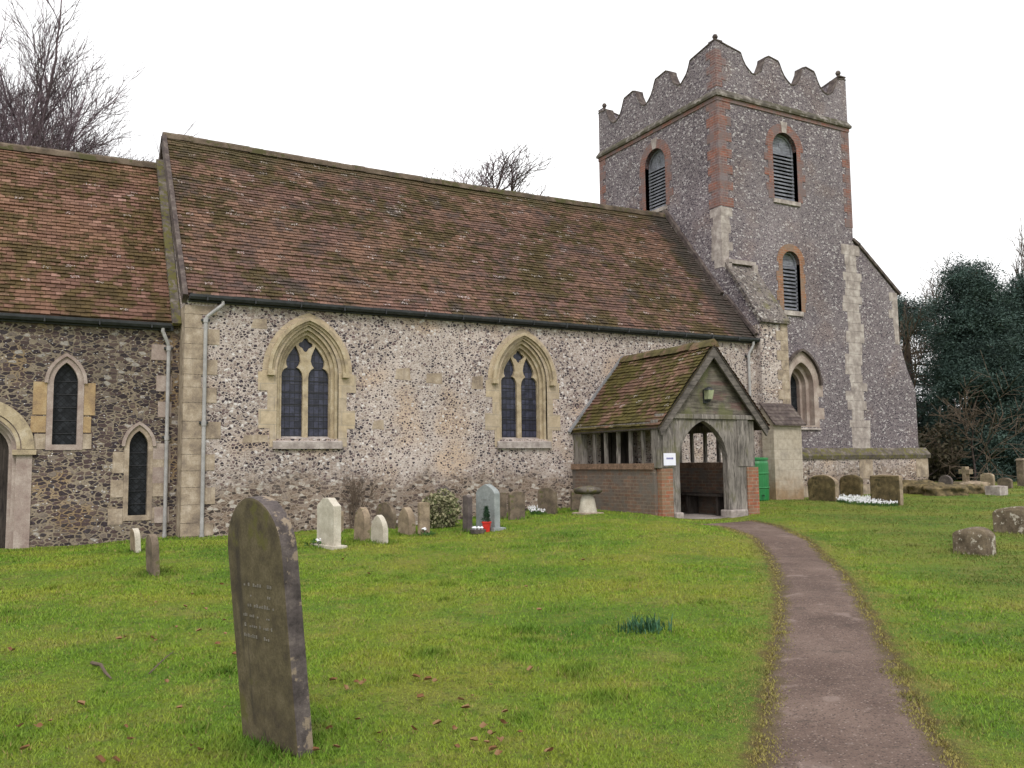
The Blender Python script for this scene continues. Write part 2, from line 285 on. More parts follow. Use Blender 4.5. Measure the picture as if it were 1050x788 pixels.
# ------------------------------------------------------------------ mesh helpers
def ident(u, z, d): return (u, d, z)
class MB:
    def __init__(s): s.v = []; s.f = []; s.mi = []; s.cur = 0; s.starts = []
    def add(s, vs, fs):
        o = len(s.v); s.starts.append((o, len(s.f))); s.v += [tuple(x) for x in vs]; s.f += [tuple(i+o for i in f) for f in fs]; s.mi += [s.cur]*len(fs); return s
    def box(s, x0, x1, y0, y1, z0, z1):
        return s.add([(x, y, z) for z in (z0, z1) for x, y in ((x0, y0), (x1, y0), (x1, y1), (x0, y1))],
            [(3, 2, 1, 0), (4, 5, 6, 7), (0, 1, 5, 4), (1, 2, 6, 5), (2, 3, 7, 6), (3, 0, 4, 7)])
    def hexa(s, lo, hi):
        return s.add(list(lo)+list(hi), [(3, 2, 1, 0), (4, 5, 6, 7), (0, 1, 5, 4), (1, 2, 6, 5), (2, 3, 7, 6), (3, 0, 4, 7)])
    def beam(s, a, b, wx, wy, upv=(0, 0, 1)):
        a = Vector(a); b = Vector(b); d = (b-a).normalized(); u = Vector(upv)
        if abs(d.dot(u)) > .98: u = Vector((0, 1, 0))
        x = d.cross(u).normalized()*wx/2; y = x.cross(d).normalized()*wy/2
        q = [-x-y, x-y, x+y, -x+y]
        return s.hexa([a+k for k in q], [b+k for k in q])
    def region(s, outer, holes, d0, d1, f=ident):
        """slab of a plane outline with holes between depths d0 (front) and d1"""
        loops = [outer]+list(holes); n = sum(map(len, loops))
        tri = tessellate_polygon([[Vector((u, z, 0)) for u, z in l] for l in loops])
        vs = [f(u, z, d0) for l in loops for u, z in l]+[f(u, z, d1) for l in loops for u, z in l]
        fs = [tuple(t) for t in tri]+[tuple(n+i for i in reversed(t)) for t in tri]; o = 0
        for l in loops:
            k = len(l)
            for i in range(k): fs.append((o+i, o+(i+1) % k, n+o+(i+1) % k, n+o+i))
            o += k
        return s.add(vs, fs)
    def tube(s, pts, rad, sides=8, cap=True, half=False):
        pts = [Vector(p) for p in pts]; rr = rad if hasattr(rad, '__len__') else [rad]*len(pts); vs = []; fs = []
        for i, p in enumerate(pts):
            d = (pts[min(i+1, len(pts)-1)]-pts[max(i-1, 0)]).normalized()
            u = Vector((0, 0, 1)) if abs(d.z) < .95 else Vector((0, 1, 0))
            x = d.cross(u).normalized(); y = x.cross(d)
            for k in range(sides):
                a = 2*math.pi*k/sides; vs.append(p+(x*math.cos(a)+y*math.sin(a))*rr[i])
        for i in range(len(pts)-1):
            for k in range(sides):
                a = i*sides+k; b = i*sides+(k+1) % sides; fs.append((a, b, b+sides, a+sides))
        if cap: fs += [tuple(range(sides))[::-1], tuple(range((len(pts)-1)*sides, len(pts)*sides))]
        return s.add(vs, fs)
    def lathe(s, c, prof, sides=16):
        vs = []; fs = []
        for r, z in prof:
            for k in range(sides):
                a = 2*math.pi*k/sides; vs.append((c[0]+r*math.cos(a), c[1]+r*math.sin(a), c[2]+z))
        for i in range(len(prof)-1):
            for k in range(sides):
                a = i*sides+k; b = i*sides+(k+1) % sides; fs.append((a, b, b+sides, a+sides))
        fs += [tuple(range(sides))[::-1], tuple(range((len(prof)-1)*sides, len(prof)*sides))]
        return s.add(vs, fs)
    def build(s, name, mats, parent=None, tint=None, smooth=False, norm=True, bevel=0, world=True):
        me = bpy.data.meshes.new(name)
        off = parent_world(parent) if (parent and world) else Vector((0, 0, 0))
        me.from_pydata([(v[0]-off.x, v[1]-off.y, v[2]-off.z) for v in s.v], [], s.f)
        if not isinstance(mats, (list, tuple)): mats = [mats]
        for k in mats: me.materials.append(k)
        if len(mats) > 1: me.polygons.foreach_set('material_index', s.mi)
        if norm or bevel:
            bm = bmesh.new(); bm.from_mesh(me); bmesh.ops.recalc_face_normals(bm, faces=bm.faces)
            if bevel: bmesh.ops.bevel(bm, geom=[e for e in bm.edges if len(e.link_faces) == 2 and e.calc_face_angle(0) > .6], offset=bevel, segments=2, affect='EDGES', profile=.6)
            bm.to_mesh(me); bm.free()
        if tint is not None:
            a = me.color_attributes.new('tint', 'FLOAT_COLOR', 'POINT'); t = np.ones((len(me.vertices), 4), np.float32); t[:, :3] = tint
            a.data.foreach_set('color', t.ravel())
        if smooth: me.polygons.foreach_set('use_smooth', [True]*len(me.polygons))
        o = bpy.data.objects.new(name, me); COL.objects.link(o); o.parent = parent
        return o
def build_each(mb, name, mats, parent=None, **kw):
    """one object for every shape that was added to mb"""
    out = []; st = mb.starts+[(len(mb.v), len(mb.f))]
    for (v0, f0), (v1, f1) in zip(st[:-1], st[1:]):
        q = MB(); q.add(mb.v[v0:v1], [tuple(i-v0 for i in f) for f in mb.f[f0:f1]]); out.append(q.build(name, mats, parent, **kw))
    return out
def parent_world(p):
    v = Vector(p.location); q = p.parent
    while q: v = v+Vector(q.location); q = q.parent
    return v
def tag(o, label=None, cat=None, group=None, kind=None):
    for k, v in (('label', label), ('category', cat), ('group', group), ('kind', kind)):
        if v: o[k] = v
    return o
def thing(name, label, cat, loc=(0, 0, 0), group=None):
    o = bpy.data.objects.new(name, None); COL.objects.link(o); o.location = loc; o.empty_display_size = .3
    return tag(o, label, cat, group)
def arch(cx, z0, a, zs, zt, n=10):
    r = zt-zs; Rr = (a*a+r*r)/(2*a); th = math.asin(min(1, r/Rr)); p = [(cx-a, z0), (cx+a, z0)]
    if r <= a+1e-6: th = math.pi/2; Rr = a
    p += [(cx+a-Rr+Rr*math.cos(th*i/n), zs+Rr*math.sin(th*i/n)) for i in range(n+1)]
    p += [(cx-a+Rr-Rr*math.cos(th*i/n), zs+Rr*math.sin(th*i/n)) for i in range(n-1, -1, -1)]
    return p
def ring(cx, a0, zs0, t0, a1, t1, n=12):
    """open band following an arch, from inner (a0) to outer (a1)"""
    o = arch(cx, zs0, a1, zs0, t1, n)[2:]; i = arch(cx, zs0, a0, zs0, t0, n)[2:]
    return o+i[::-1]
def qedge(cx, z0, zs, a, w1, w2, zt, seed=0, step=.27, n=8):
    """arch outline whose jambs step in and out like long and short quoins"""
    rnd = random.Random(seed); nst = max(2, int((zs-z0)/step)); right = []; left = []
    for side, lst in ((1, right), (-1, left)):
        for i in range(nst):
            za = z0+(zs-z0)*i/nst; zb = z0+(zs-z0)*(i+1)/nst; ww = (w2 if i % 2 else w1)+rnd.uniform(-.04, .04)
            lst += [(cx+side*ww, za+.001*(i > 0)), (cx+side*ww, zb-.001)]
    top = arch(cx, zs, a, zs, zt, n)[2:]
    return right+top+left[::-1]

def roof_tiles(mb, tint, p0, ud, L, sv, V, gauge=.1, tw=.165, sag=.05, rnd=random.Random(3), thick=.022):
    """courses of lapped clay tiles; p0 eave corner, ud along eave, sv up the slope"""
    p0 = Vector(p0); ud = Vector(ud).normalized(); sv = Vector(sv).normalized(); nn = ud.cross(sv).normalized()
    if nn.z < 0: nn = -nn
    rows = int(V/gauge); cols = int(L/tw)
    for r in range(rows):
        off = (r % 2)*tw/2; hl = rnd.uniform(-.006, .006)
        for c in range(-1, cols+1):
            u0 = max(0, c*tw+off+.003); u1 = min(L, (c+1)*tw+off-.003)
            if u1-u0 < .02: continue
            jj = rnd.uniform(-.008, .008); v0 = r*gauge+jj; v1 = (r+1)*gauge+.015
            lift = thick+rnd.uniform(0, .012); tl = rnd.uniform(-.005, .005)
            def P(u, v, h):
                s = -sag*math.sin(math.pi*u/L)*(.3+.7*v/V)+.02*mnoise.noise(Vector((u*.6+p0.x, v*.8, 3.3)))
                return p0+ud*u+sv*v+nn*(h+s+hl)
            vs = [P(u0, v0, lift+tl), P(u1, v0, lift-tl), P(u1, v1, .002), P(u0, v1, .002), P(u0, v0, -.012), P(u1, v0, -.012)]
            mb.add(vs, [(0, 1, 2, 3), (4, 5, 1, 0)])
            t = (min(1, max(0, rnd.gauss(.5, .17))), rnd.random(), rnd.random()); tint += [t]*6
def grass_free(x, y): return False

# =================================================================== GROUND
# path outline
PL = [(716,537.5),(745,541),(772,552),(790,575),(798,610),(797,640),(791,670),(785,720),(779,760),(776,800),(774,900),(772,1150)]
PR = [(770,533.5),(802,541),(836,560),(863,585),(880,610),(898,640),(917,675),(937,715),(960,755),(984,792),(1040,900),(1180,1150)]
pl = [G(*p) for p in PL]; pr = [G(*p) for p in PR]
def catmull(P, n=10):
    out = []; P = [P[0]*2-P[1]]+P+[P[-1]*2-P[-2]]
    for i in range(1, len(P)-2):
        for k in range(n):
            t = k/n; a, b, c, d = P[i-1], P[i], P[i+1], P[i+2]
            out.append(.5*((2*b)+(c-a)*t+(2*a-5*b+4*c-d)*t*t+(3*b-a-3*c+d)*t**3))
    return out+[P[-2]]
pl = catmull(pl); pr = catmull(pr)
poly = np.array([(p.x, p.y) for p in pl]+[(p.x, p.y) for p in pr[::-1]])
segs = np.concatenate([np.stack([np.array([(p.x, p.y) for p in s[:-1]]), np.array([(p.x, p.y) for p in s[1:]])], 1) for s in (pl, pr)])
def in_path(x, y):
    x = np.asarray(x); ins = np.zeros(x.shape, bool); j = len(poly)-1
    for i in range(len(poly)):
        xi, yi = poly[i]; xj, yj = poly[j]
        if yi != yj:
            c = ((yi > y) != (yj > y)) & (x < (xj-xi)*(y-yi)/(yj-yi)+xi); ins ^= c
        j = i
    return ins
def dist_edge(x, y):
    d = np.full(x.shape, 1e9)
    for (ax, ay), (bx, by) in segs:
        vx, vy = bx-ax, by-ay; l = vx*vx+vy*vy+1e-9; t = np.clip(((x-ax)*vx+(y-ay)*vy)/l, 0, 1)
        d = np.minimum(d, (x-ax-t*vx)**2+(y-ay-t*vy)**2)
    return np.sqrt(d)
def signed(x, y):
    x = np.asarray(x, float); y = np.asarray(y, float); d = dist_edge(x, y); return np.where(in_path(x, y), -d, d)

def axis(lo, hi, step, far):
    a = list(np.arange(lo, hi+1e-6, step)); s = step; x = hi; up_ = []
    while x < far: s *= 1.25; x += s; up_.append(x)
    s = step; x = lo; dn = []
    while x > -far: s *= 1.25; x -= s; dn.append(x)
    return np.array(dn[::-1]+a+up_)
gx = axis(-6, 20, .11, 900); gy = axis(-1.5, 19, .11, 900)
XX, YY = np.meshgrid(gx, gy); ZZ = hgt(XX, YY)
near = (XX > -1) & (XX < 16) & (YY > -6) & (YY < 16)
SD = np.full(XX.shape, 9.); SD[near] = signed(XX[near], YY[near])
ZZ = ZZ-.035*np.clip((.02-SD)/.1, 0, 1)
ZZ = np.where((XX > 11.4) & (XX < 14) & (YY > 14.3) & (YY < 17.5), .1, ZZ)
nx, ny = len(gx), len(gy); idx = np.arange(nx*ny).reshape(ny, nx)
me = bpy.data.meshes.new('lawn')
me.from_pydata(np.stack([XX.ravel(), YY.ravel(), ZZ.ravel()], 1).tolist(), [], np.stack([idx[:-1, :-1].ravel(), idx[:-1, 1:].ravel(), idx[1:, 1:].ravel(), idx[1:, :-1].ravel()], 1).tolist())
n = NT('lawn_soil_and_moss')
def grasscol(n, bright=1.0):
    a = n.noise(.55, 4, .6); b = n.noise(3.2, 4, .65)
    c = n.ramp(a, [(.32, (.068*bright, .145*bright, .012)), (.48, (.118*bright, .195*bright, .017)), (.64, (.19*bright, .212*bright, .028))])
    c = n.mix(n.ss(b, .5, .7, 0, .4), c, (.19*bright, .18*bright, .03))
    c = n.mix(n.ss(n.noise(1.9, 5, .7, n.vadd(n.co, (3., 8., 0.))), .5, .66, 0, .5), c, (.235*bright, .205*bright, .06))
    c = n.mix(n.ss(n.noise(7, 3, .6), .55, .72, 0, .6), c, (.045*bright, .10*bright, .009))
    return c
c = grasscol(n); c = n.mix(n.ss(n.noise(26, 3, .6), .5, .68, 0, .6), c, (.07, .055, .02))
sdn = n.attr('edge'); c = n.mix(n.ss(n.ma('ADD', n.sep(sdn, 0), n.ma('MULTIPLY', n.ma('SUBTRACT', n.noise(6, 4), .5), .25)), .12, .0), c, (.11, .08, .03))
n.done(c, n.ma('ADD', n.noise(30, 4, .7), n.noise(110, 3, .6)), .9, .03, .95)
me.materials.append(n.m)
a = me.color_attributes.new('edge', 'FLOAT_COLOR', 'POINT'); t = np.ones((nx*ny, 4), np.float32); t[:, 0] = np.clip(SD.ravel(), 0, 9); a.data.foreach_set('color', t.ravel())
me.polygons.foreach_set('use_smooth', [True]*len(me.polygons))
lawn = bpy.data.objects.new('ground', me); COL.objects.link(lawn); tag(lawn, kind='structure')
# path sheet
vs = []; fs = []; K = 14
for i, (a, b) in enumerate(zip(pl, pr)):
    a2 = a+(a-b).normalized()*.05; b2 = b+(b-a).normalized()*.05
    for k in range(K+1):
        p = a2.lerp(b2, k/K); vs.append((p.x, p.y, gz(p.x, p.y)-.012+.02*math.sin(math.pi*k/K)))
for i in range(len(pl)-1):
    for k in range(K): q = i*(K+1)+k; fs.append((q, q+1, q+K+2, q+K+1))
me = bpy.data.meshes.new('path'); me.from_pydata(vs, [], fs); n = NT('old_tarmac')
c = n.ramp(n.noise(1.3, 5, .65), [(.3, (.078, .050, .040)), (.5, (.125, .084, .068)), (.72, (.18, .127, .104))])
sp = n.vor(62); c = n.mix(n.ma('MULTIPLY', n.ma('LESS_THAN', sp.outputs['Distance'], .38), .8), c, n.ramp(n.sep(sp.outputs['Color'], 0), [(0, (.03, .022, .02)), (.35, (.10, .068, .058)), (.62, (.18, .13, .105)), (.9, (.29, .23, .2))], True))
c = n.mix(n.ma('MULTIPLY', n.ss(n.noise(3.2, 3, .5, n.vec(1, 1.3, 1)), .62, .7), .5), c, (.25, .19, .165))
c = n.mix(n.ss(n.noise(4.5, 5, .7), .56, .7, 0, .5), c, (.045, .034, .026))
u = n.attr('edge'); c = n.mix(n.ss(n.ma('ADD', n.sep(u, 0), n.ma('MULTIPLY', n.ma('SUBTRACT', n.noise(5, 5, .7), .5), .3)), .14, .03, 0, .85), c, (.075, .055, .02))
n.done(c, n.ma('ADD', n.ma('MULTIPLY', sp.outputs['Distance'], -.8), n.noise(60, 4, .7)), .8, .012, .85, .3)
me.materials.append(n.m); at = me.color_attributes.new('edge', 'FLOAT_COLOR', 'POINT')
t = np.ones((len(vs), 4), np.float32); q = np.array(vs); t[:, 0] = np.where(in_path(q[:, 0], q[:, 1]), dist_edge(q[:, 0], q[:, 1]), 0); at.data.foreach_set('color', t.ravel())
path = bpy.data.objects.new('path', me); COL.objects.link(path); tag(path, kind='structure')

# =================================================================== CHURCH
D, CY, TY, TX0, TX1, TY1 = 17.4, 17.95, 18.42, 17.17, 22.65, 24.3
NX0, NX1, RY = 2.66, 17.35, 20.83
NE, NR, CE, CR = 4.88, 9.1, 4.40, 8.36
church = thing('church', 'flint parish church with clay tiled roofs and square battlemented west tower', 'church', (10, 20, .2))
def south(Y): return lambda u, z, d: (u, Y+d, z)
def east(X): return lambda u, z, d: (X+d, u, z)
# ---- walls
W1, W2 = 5.03, 10.03; Z0 = 2.08
nv = MB(); nv.region([(NX0, -.3), (NX1, -.3), (NX1, NE-.02), (NX0, NE-.02)], [arch(W1, Z0, .63, 3.4, 4.37), arch(W2, Z0, .63, 3.4, 4.37), [(12.15, .1), (13.25, .1), (13.25, 2.4), (12.15, 2.4)]], 0, .7, south(D))
nv.build('nave_wall', M['nave_wall'], church)
g = MB(); g.region([(D+.7, -.3), (24.26, -.3), (24.26, NE), (RY, NR-.1), (D+.7, NE+.75)], [], 0, .5, east(NX0)); g.box(NX0, NX1, 23.6, 24.26, -.3, NE-.02)
g.build('gable_wall', M['nave_wall'], church)
ch = MB(); ch.region([(-9, -.3), (NX0, -.3), (NX0, CE-.03), (-9, CE-.03)], [arch(.7, 1.98, .3, 3.1, 3.6), arch(1.96, .66, .25, 1.95, 2.36), arch(-.65, -.2, .72, 1.86, 2.6)], 0, .6, south(CY))
ch.box(-9, NX0, 23, 23.6, -.3, CE-.03); ch.region([(CY+.6, -.3), (23, -.3), (23, CE+.4), (RY, CR-.2), (CY+.6, CE+.4)], [], 0, .5, east(-9))
ch.build('chancel_wall', M['chancel_wall'], church)
tw = MB()
UW, MW, LW = (19.8, 9.27, .5, 10.86, 11.36), (19.88, 5.93, .36, 7.38, 7.74), (20.12, 2.55, .62, 3.75, 4.62)
tw.region([(TX0, -.3), (TX1, -.3), (TX1, 12.05), (TX0, 12.05)], [arch(*UW), arch(*MW), arch(*LW)], 0, .8, south(TY))
tw.region([(TY+.8, -.3), (TY1, -.3), (TY1, 12.05), (TY+.8, 12.05)], [arch(21.3, 9.4, .5, 10.86, 11.36)], 0, .8, east(TX0))
tw.box(TX0+.8, TX1, TY1-.8, TY1, -.3, 12.05); tw.box(TX1-.8, TX1, TY+.8, TY1-.8, -.3, 12.05); tw.box(TX0+.8, TX1-.8, TY+.8, TY1-.8, 11.8, 12.0)
tw.build('tower_wall', M['tower_wall'], church)
# ---- tower buttresses
b = MB(); bx0, bx1 = 17.3, 18.3
b.region([(TY, 5.2), (17.2, 5.2), (17.2, 5.3), (TY, 7.1)], [], 0, bx1-bx0, east(bx0)); b.build('buttress', M['tower_wall'], church)
b = MB(); b.region([(TY, -.3), (17.2, -.3), (17.2, 5.199), (TY, 5.199)], [], 0, bx1-bx0, east(bx0))
o = b.build('buttress', M['nave_wall'], church)
b = MB(); b.region([(TY+.01, 7.17), (17.1, 5.33), (17.1, 5.25), (17.2, 5.25), (TY+.01, 7.05)], [], -.04, bx1-bx0+.05, east(bx0)); b.build('sloping_top', M['slope_flint'], o)
b = MB(); b.box(bx0-.02, bx1+.02, TY-.14, TY+.02, 7.1, 7.22); b.box(bx0-.03, bx0+.1, TY-.14, TY+.02, 6.95, 7.12); b.box(bx1-.12, bx1+.03, TY-.2, TY+.02, 6.75, 7.12)
b.build('coping', M['quoin_grey'], o)
q = MB()
for i in range(9):
    z = 2.9+i*.27; ww = .42 if i % 2 else .26
    q.box(bx1-ww, bx1+.012, 17.188, 17.188+.5-(ww-.2), z+.004, z+.266)
q.build('quoins', M['quoin'], o)
b = MB(); b.region([(17.2, -.3), (16.78, -.3), (16.78, 2.55), (17.2, 3.0)], [], 0, 1.02, east(17.22)); o2 = b.build('lower_buttress', M['ashlar_pale'], church)
b = MB()
for i in range(6):
    t0 = i/6; t1 = (i+1)/6; y0 = 16.68+.5*t0; z0 = 2.44+.58*t0
    b.region([(y0, z0), (y0, z0+.05), (16.68+.5*t1+.03, 2.5+.58*t1), (16.68+.5*t1+.03, 2.44+.58*t1)], [], -.05, 1.1, east(17.22))
b.build('cap', M['cap_stone'], o2)
b = MB(); b.region([(TX1, -.3), (25.3, -.3), (25.3, 3.75), (24.95, 4.4), (24.62, 5.3), (24.62, 6.85), (22.9, 8.2), (TX1, 8.3)], [], .012, 1.2, south(TY)); o = b.build('buttress', M['tower_wall'], church)
b = MB(); b.beam((22.62, TY+.6, 8.42), (22.92, TY+.6, 8.27), 1.3, .09); b.beam((22.88, TY+.6, 8.28), (24.75, TY+.6, 6.85), 1.3, .09); b.build('coping', M['cap_stone'], o)
q = MB(); rq = random.Random(5)
z = 1.85
while z < 8.15:
    h = rq.uniform(.22, .36); a0 = 22.1+rq.uniform(-.12, .16); a1 = 22.85+rq.uniform(-.12, .2)
    q.box(a0, a1, TY-.006, TY+.1, z+.004, z+h-.004); z += h
q.build('stone_quoins', M['quoin_grey'], church); q = MB()
z = 5.2
while z < 6.7:
    h = .28; q.box(24.62-rq.uniform(.2, .45), 24.63, TY+.003, TY+.3, z, z+h-.006); z += h
q.build('stone_quoins', M['quoin_grey'], church); q = MB()
z = 8.75
while z > 7.2:      # pale quoins below the brick ones on the south-east corner
    ww = rq.uniform(.25, .45); w2 = rq.uniform(.25, .45); q.box(TX0-.008, TX0+ww, TY-.008, TY+.1, z-.25, z-.004); q.box(TX0-.0085, TX0+.1, TY+.1, TY+w2, z-.25, z-.004); z -= .25
q.build('stone_quoins', M['quoin_grey'], church)
# plinth
p = MB(); p.region([(0, 1.55), (.16, 1.55), (.18, 1.66), (0, 1.88)], [], 0, 7.35, lambda u, z, d: (18.3+d, TY-u, z)); p.build('plinth_moulding', M['mossy_stone'], church); p = MB(); p.region([(0, 1.55), (.3, 1.55), (.32, 1.66), (0, 1.88)], [], 0, 1.2, lambda u, z, d: (25.3+u, TY+d, z))
p.build('plinth_moulding', M['mossy_stone'], church)
p = MB(); p.box(18.3, 25.52, TY-.12, TY+1.0, -.3, 1.55); o = p.build('plinth', M['nave_wall'], church)
p = MB()
for x in (22.3, 24.95): p.box(x, x+.6, TY-.13, TY+.2, .95, 1.54)
p.box(18.35, 25.56, TY-.17, TY+1.05, -.3, .78); build_each(p, 'plinth_block', M['quoin'], o)
# ---- brick dressings on the tower
def wedge_edge(seed): return random.Random(seed)
for f, cx, zz in ((south(TY), 19.8, UW), (east(TX0), 21.3, (21.3, 9.4, .5, 10.86, 11.36))):
    wnd = MB(); wnd.region(qedge(cx, zz[1], zz[3], .78, .7, .82, zz[3]+.78, 3, .22), [arch(cx, zz[1]+.001, .5, zz[3], zz[4])], -.012, .25, f)
    o = wnd.build('louvred_window', M['brick'], church)
    k = MB(); k.region([(cx-.09, 11.36), (cx+.09, 11.36), (cx+.14, 11.7), (cx-.14, 11.7)], [], -.02, .1, f); k.build('keystone', M['quoin_grey'], o)
    s = MB(); s.box(0, 0, 0, 0, 0, 0); s = MB(); s.region([(cx-.55, zz[1]-.12), (cx+.55, zz[1]-.12), (cx+.55, zz[1]), (cx-.55, zz[1])], [], -.05, .3, f); s.build('sill', M['quoin_grey'], o)
    fr = MB(); fr.region(arch(cx, zz[1], .5, zz[3], zz[4]-.002), [arch(cx, zz[1]+.05, .44, zz[3], zz[4]-.06)], .15, .25, f); fr.region(arch(cx, zz[3]-.08, .46, zz[3], zz[4]-.03), [], .19, .23, f)
    fr.region([(cx-.03, zz[3]+.1), (cx+.03, zz[3]+.1), (cx+.05, zz[3]+.2), (cx, zz[3]+.3), (cx-.05, zz[3]+.2)], [], .17, .2, f); fr.build('frame', M['louvre'], o)
    l = MB(); nl = 13
    for i in range(nl):
        z = zz[1]+.08+i*(zz[3]-.12-zz[1])/nl
        vs = [f(cx-.492, z, .13), f(cx+.492, z, .13), f(cx+.492, z+.10, .30), f(cx-.492, z+.10, .30)]; l.hexa(vs, [(v[0], v[1], v[2]+.045) for v in vs])
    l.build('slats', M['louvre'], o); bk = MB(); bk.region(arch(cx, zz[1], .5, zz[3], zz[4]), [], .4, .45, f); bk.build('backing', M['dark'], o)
f = south(TY); zz = MW; cx = zz[0]
wnd = MB(); wnd.region(qedge(cx, zz[1], zz[3], .58, .54, .6, zz[3]+.58, 4, .25), [arch(cx, zz[1]+.001, .36, zz[3], zz[4])], -.012, .25, f); o = wnd.build('louvred_window', M['brick_orange'], church)
s = MB(); s.region([(cx-.4, zz[1]-.14), (cx+.4, zz[1]-.14), (cx+.4, zz[1]), (cx-.4, zz[1])], [], -.05, .3, f); s.build('sill', M['quoin_grey'], o)
fr = MB(); fr.region(arch(cx, zz[1], .36, zz[3], zz[4]-.002), [arch(cx, zz[1]+.04, .31, zz[3], zz[4]-.05)], .12, .25, f); fr.region(arch(cx, zz[3]-.06, .33, zz[3], zz[4]-.03), [], .18, .22, f); fr.build('frame', M['louvre'], o)
l = MB()
for i in range(12):
    z = zz[1]+.06+i*(zz[3]-.1-zz[1])/12; vs = [f(cx-.352, z, .12), f(cx+.352, z, .12), f(cx+.352, z+.09, .27), f(cx-.352, z+.09, .27)]; l.hexa(vs, [(v[0], v[1], v[2]+.04) for v in vs])
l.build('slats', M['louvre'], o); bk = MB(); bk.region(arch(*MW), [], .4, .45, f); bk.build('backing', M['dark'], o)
def corner(name, boxes_of, zs, h, mats):
    a_ = MB(); i = 0; z = zs[0]
    while z < zs[1]-.02:
        a_.cur = i % 2; hh = min(h*(1.0 if i % 2 == 0 else .85), zs[1]-z); boxes_of(a_, i, z, z+hh); z += hh; i += 1
    a_.build(name, list(mats), church)
def se_(m_, i, z, z1):
    a0, a1 = (.5, .46) if i % 2 == 0 else (.30, .34); m_.box(TX0-.012, TX0+a0, TY-.012, TY+.1, z, z1); m_.box(TX0-.0125, TX0+.1, TY+.1, TY+a1, z, z1)
def sw_(m_, i, z, z1): m_.box(TX1-(.2 if i % 2 else .34), TX1+.012, TY-.012, TY+.15, z, z1)
def ne_(m_, i, z, z1): m_.box(TX0-.012, TX0+.1, TY1-(.2 if i % 2 else .34), TY1+.012, z, z1)
for f_ in (se_, sw_, ne_): corner('brick_quoins', f_, (8.78, 11.88), .26, (M['brick'], M['brick_dull']))
q = MB(); q.box(TX0-.03, TX1+.03, TY-.03, TY, 11.88, 12.0); q.box(TX0-.03, TX0, TY, TY1+.03, 11.88, 12.0)
q.build('brick_band', M['brick'], church)
# string course and battlements
s = MB()
e_ = .1
for a, b_ in (((TX0-e_, TY-e_), (TX1+e_, TY-e_)),): pass
s.hexa([(TX0-.08, TY-.08, 12.0), (TX1+.08, TY-.08, 12.0), (TX1+.08, TY1+.08, 12.0), (TX0-.08, TY1+.08, 12.0)], [(TX0-.09, TY-.09, 12.07), (TX1+.09, TY-.09, 12.07), (TX1+.09, TY1+.09, 12.07), (TX0-.09, TY1+.09, 12.07)])
s.hexa([(TX0-.09, TY-.09, 12.07), (TX1+.09, TY-.09, 12.07), (TX1+.09, TY1+.09, 12.07), (TX0-.09, TY1+.09, 12.07)], [(TX0, TY, 12.22), (TX1, TY, 12.22), (TX1, TY1, 12.22), (TX0, TY1, 12.22)])
s.build('string_course', M['string'], church)
def battl(L, n_dip=3):
    """scalloped battlement outline along 0..L"""
    pts = [(0, 12.1), (L, 12.1)]; r = random.Random(9); dips = [L*.272, L*.56, L*.84]; prof = [(0, 13.68), (dips[0]-.56, 13.5)]
    for k, c in enumerate(dips):
        for t, zz_ in ((-.50, 13.48), (-.42, 13.29), (-.32, 13.14), (-.2, 13.02), (-.07, 12.95), (.06, 12.95), (.18, 13.02), (.29, 13.14), (.37, 13.29), (.43, 13.42), (.46, 13.56)):
            prof.append((c+t, zz_+r.uniform(-.015, .015)))
        if k < 2: prof.append((c+.62, 13.63)); prof.append((dips[k+1]-.56, 13.56))
    prof.append((L-.1, 13.6)); prof.append((L, 13.58))
    return pts+prof[::-1]
s = MB(); Lx = TX1-TX0; Ly = TY1-TY
s.region([(TX0+u, z) for u, z in battl(Lx)], [], 0, .27, south(TY)); s.region([(TX0+u, z) for u, z in battl(Lx)], [], -.27, 0, south(TY1))
for X, d0, d1 in ((TX0, 0, .27), (TX1, -.27, 0)):
    pr_ = [(min(max(TY+u, TY+.271), TY1-.271), z) for u, z in battl(Ly)]; s.region(pr_, [], d0+.001, d1-.001, east(X))
par = s.build('parapet', M['tower_wall'], church)
c = MB()
def coping(prof, f, d0, d1):
    for (u0, z0), (u1, z1) in zip(prof[:-1], prof[1:]):
        if abs(u1-u0) < .005: continue
        lo = [f(u0, z0+.001, d0-.02), f(u1, z1+.001, d0-.02), f(u1, z1+.001, d1+.02), f(u0, z0+.001, d1+.02)]; c.hexa(lo, [(a, b_, z+.035) for a, b_, z in lo])
coping([(TX0+u, z) for u, z in battl(Lx)[2:]], south(TY), 0, .27); coping([(TY+u, z) for u, z in battl(Ly)[2:]], east(TX0), 0, .27)
coping([(TX0+u, z) for u, z in battl(Lx)[2:]], south(TY1), -.27, 0); coping([(TY+u, z) for u, z in battl(Ly)[2:]], east(TX1), -.27, 0)
c.build('coping', M['cap_stone'], par)
q = MB(); z = 12.3; i = 0
while z < 13.3:
    a0 = .4 if i % 2 else .22; q.box(TX0-.01, TX0+a0, TY-.01, TY+.1, z, z+.22); q.box(TX0-.0105, TX0+.09, TY+.1, TY+(.62-a0), z, z+.22); z += .225; i += 1
q.build('corner_bricks', M['brick_dull'], par)
for (x, y) in ((TX0+.15, TY+.15), (TX1-.15, TY+.15), (TX0+.15, TY1-.15), (TX1-.15, TY1-.15)):
    fi = MB(); fi.lathe((x, y, 13.5), [(.13, 0), (.12, .08), (.05, .12), (.035, .26), (.05, .28)], 10)
    fi.lathe((x, y, 13.5), [(.01, .27), (.06, .30), (.085, .36), (.06, .42), (.01, .45)], 10); fi.build('finial', M['cap_stone'], church, smooth=True)

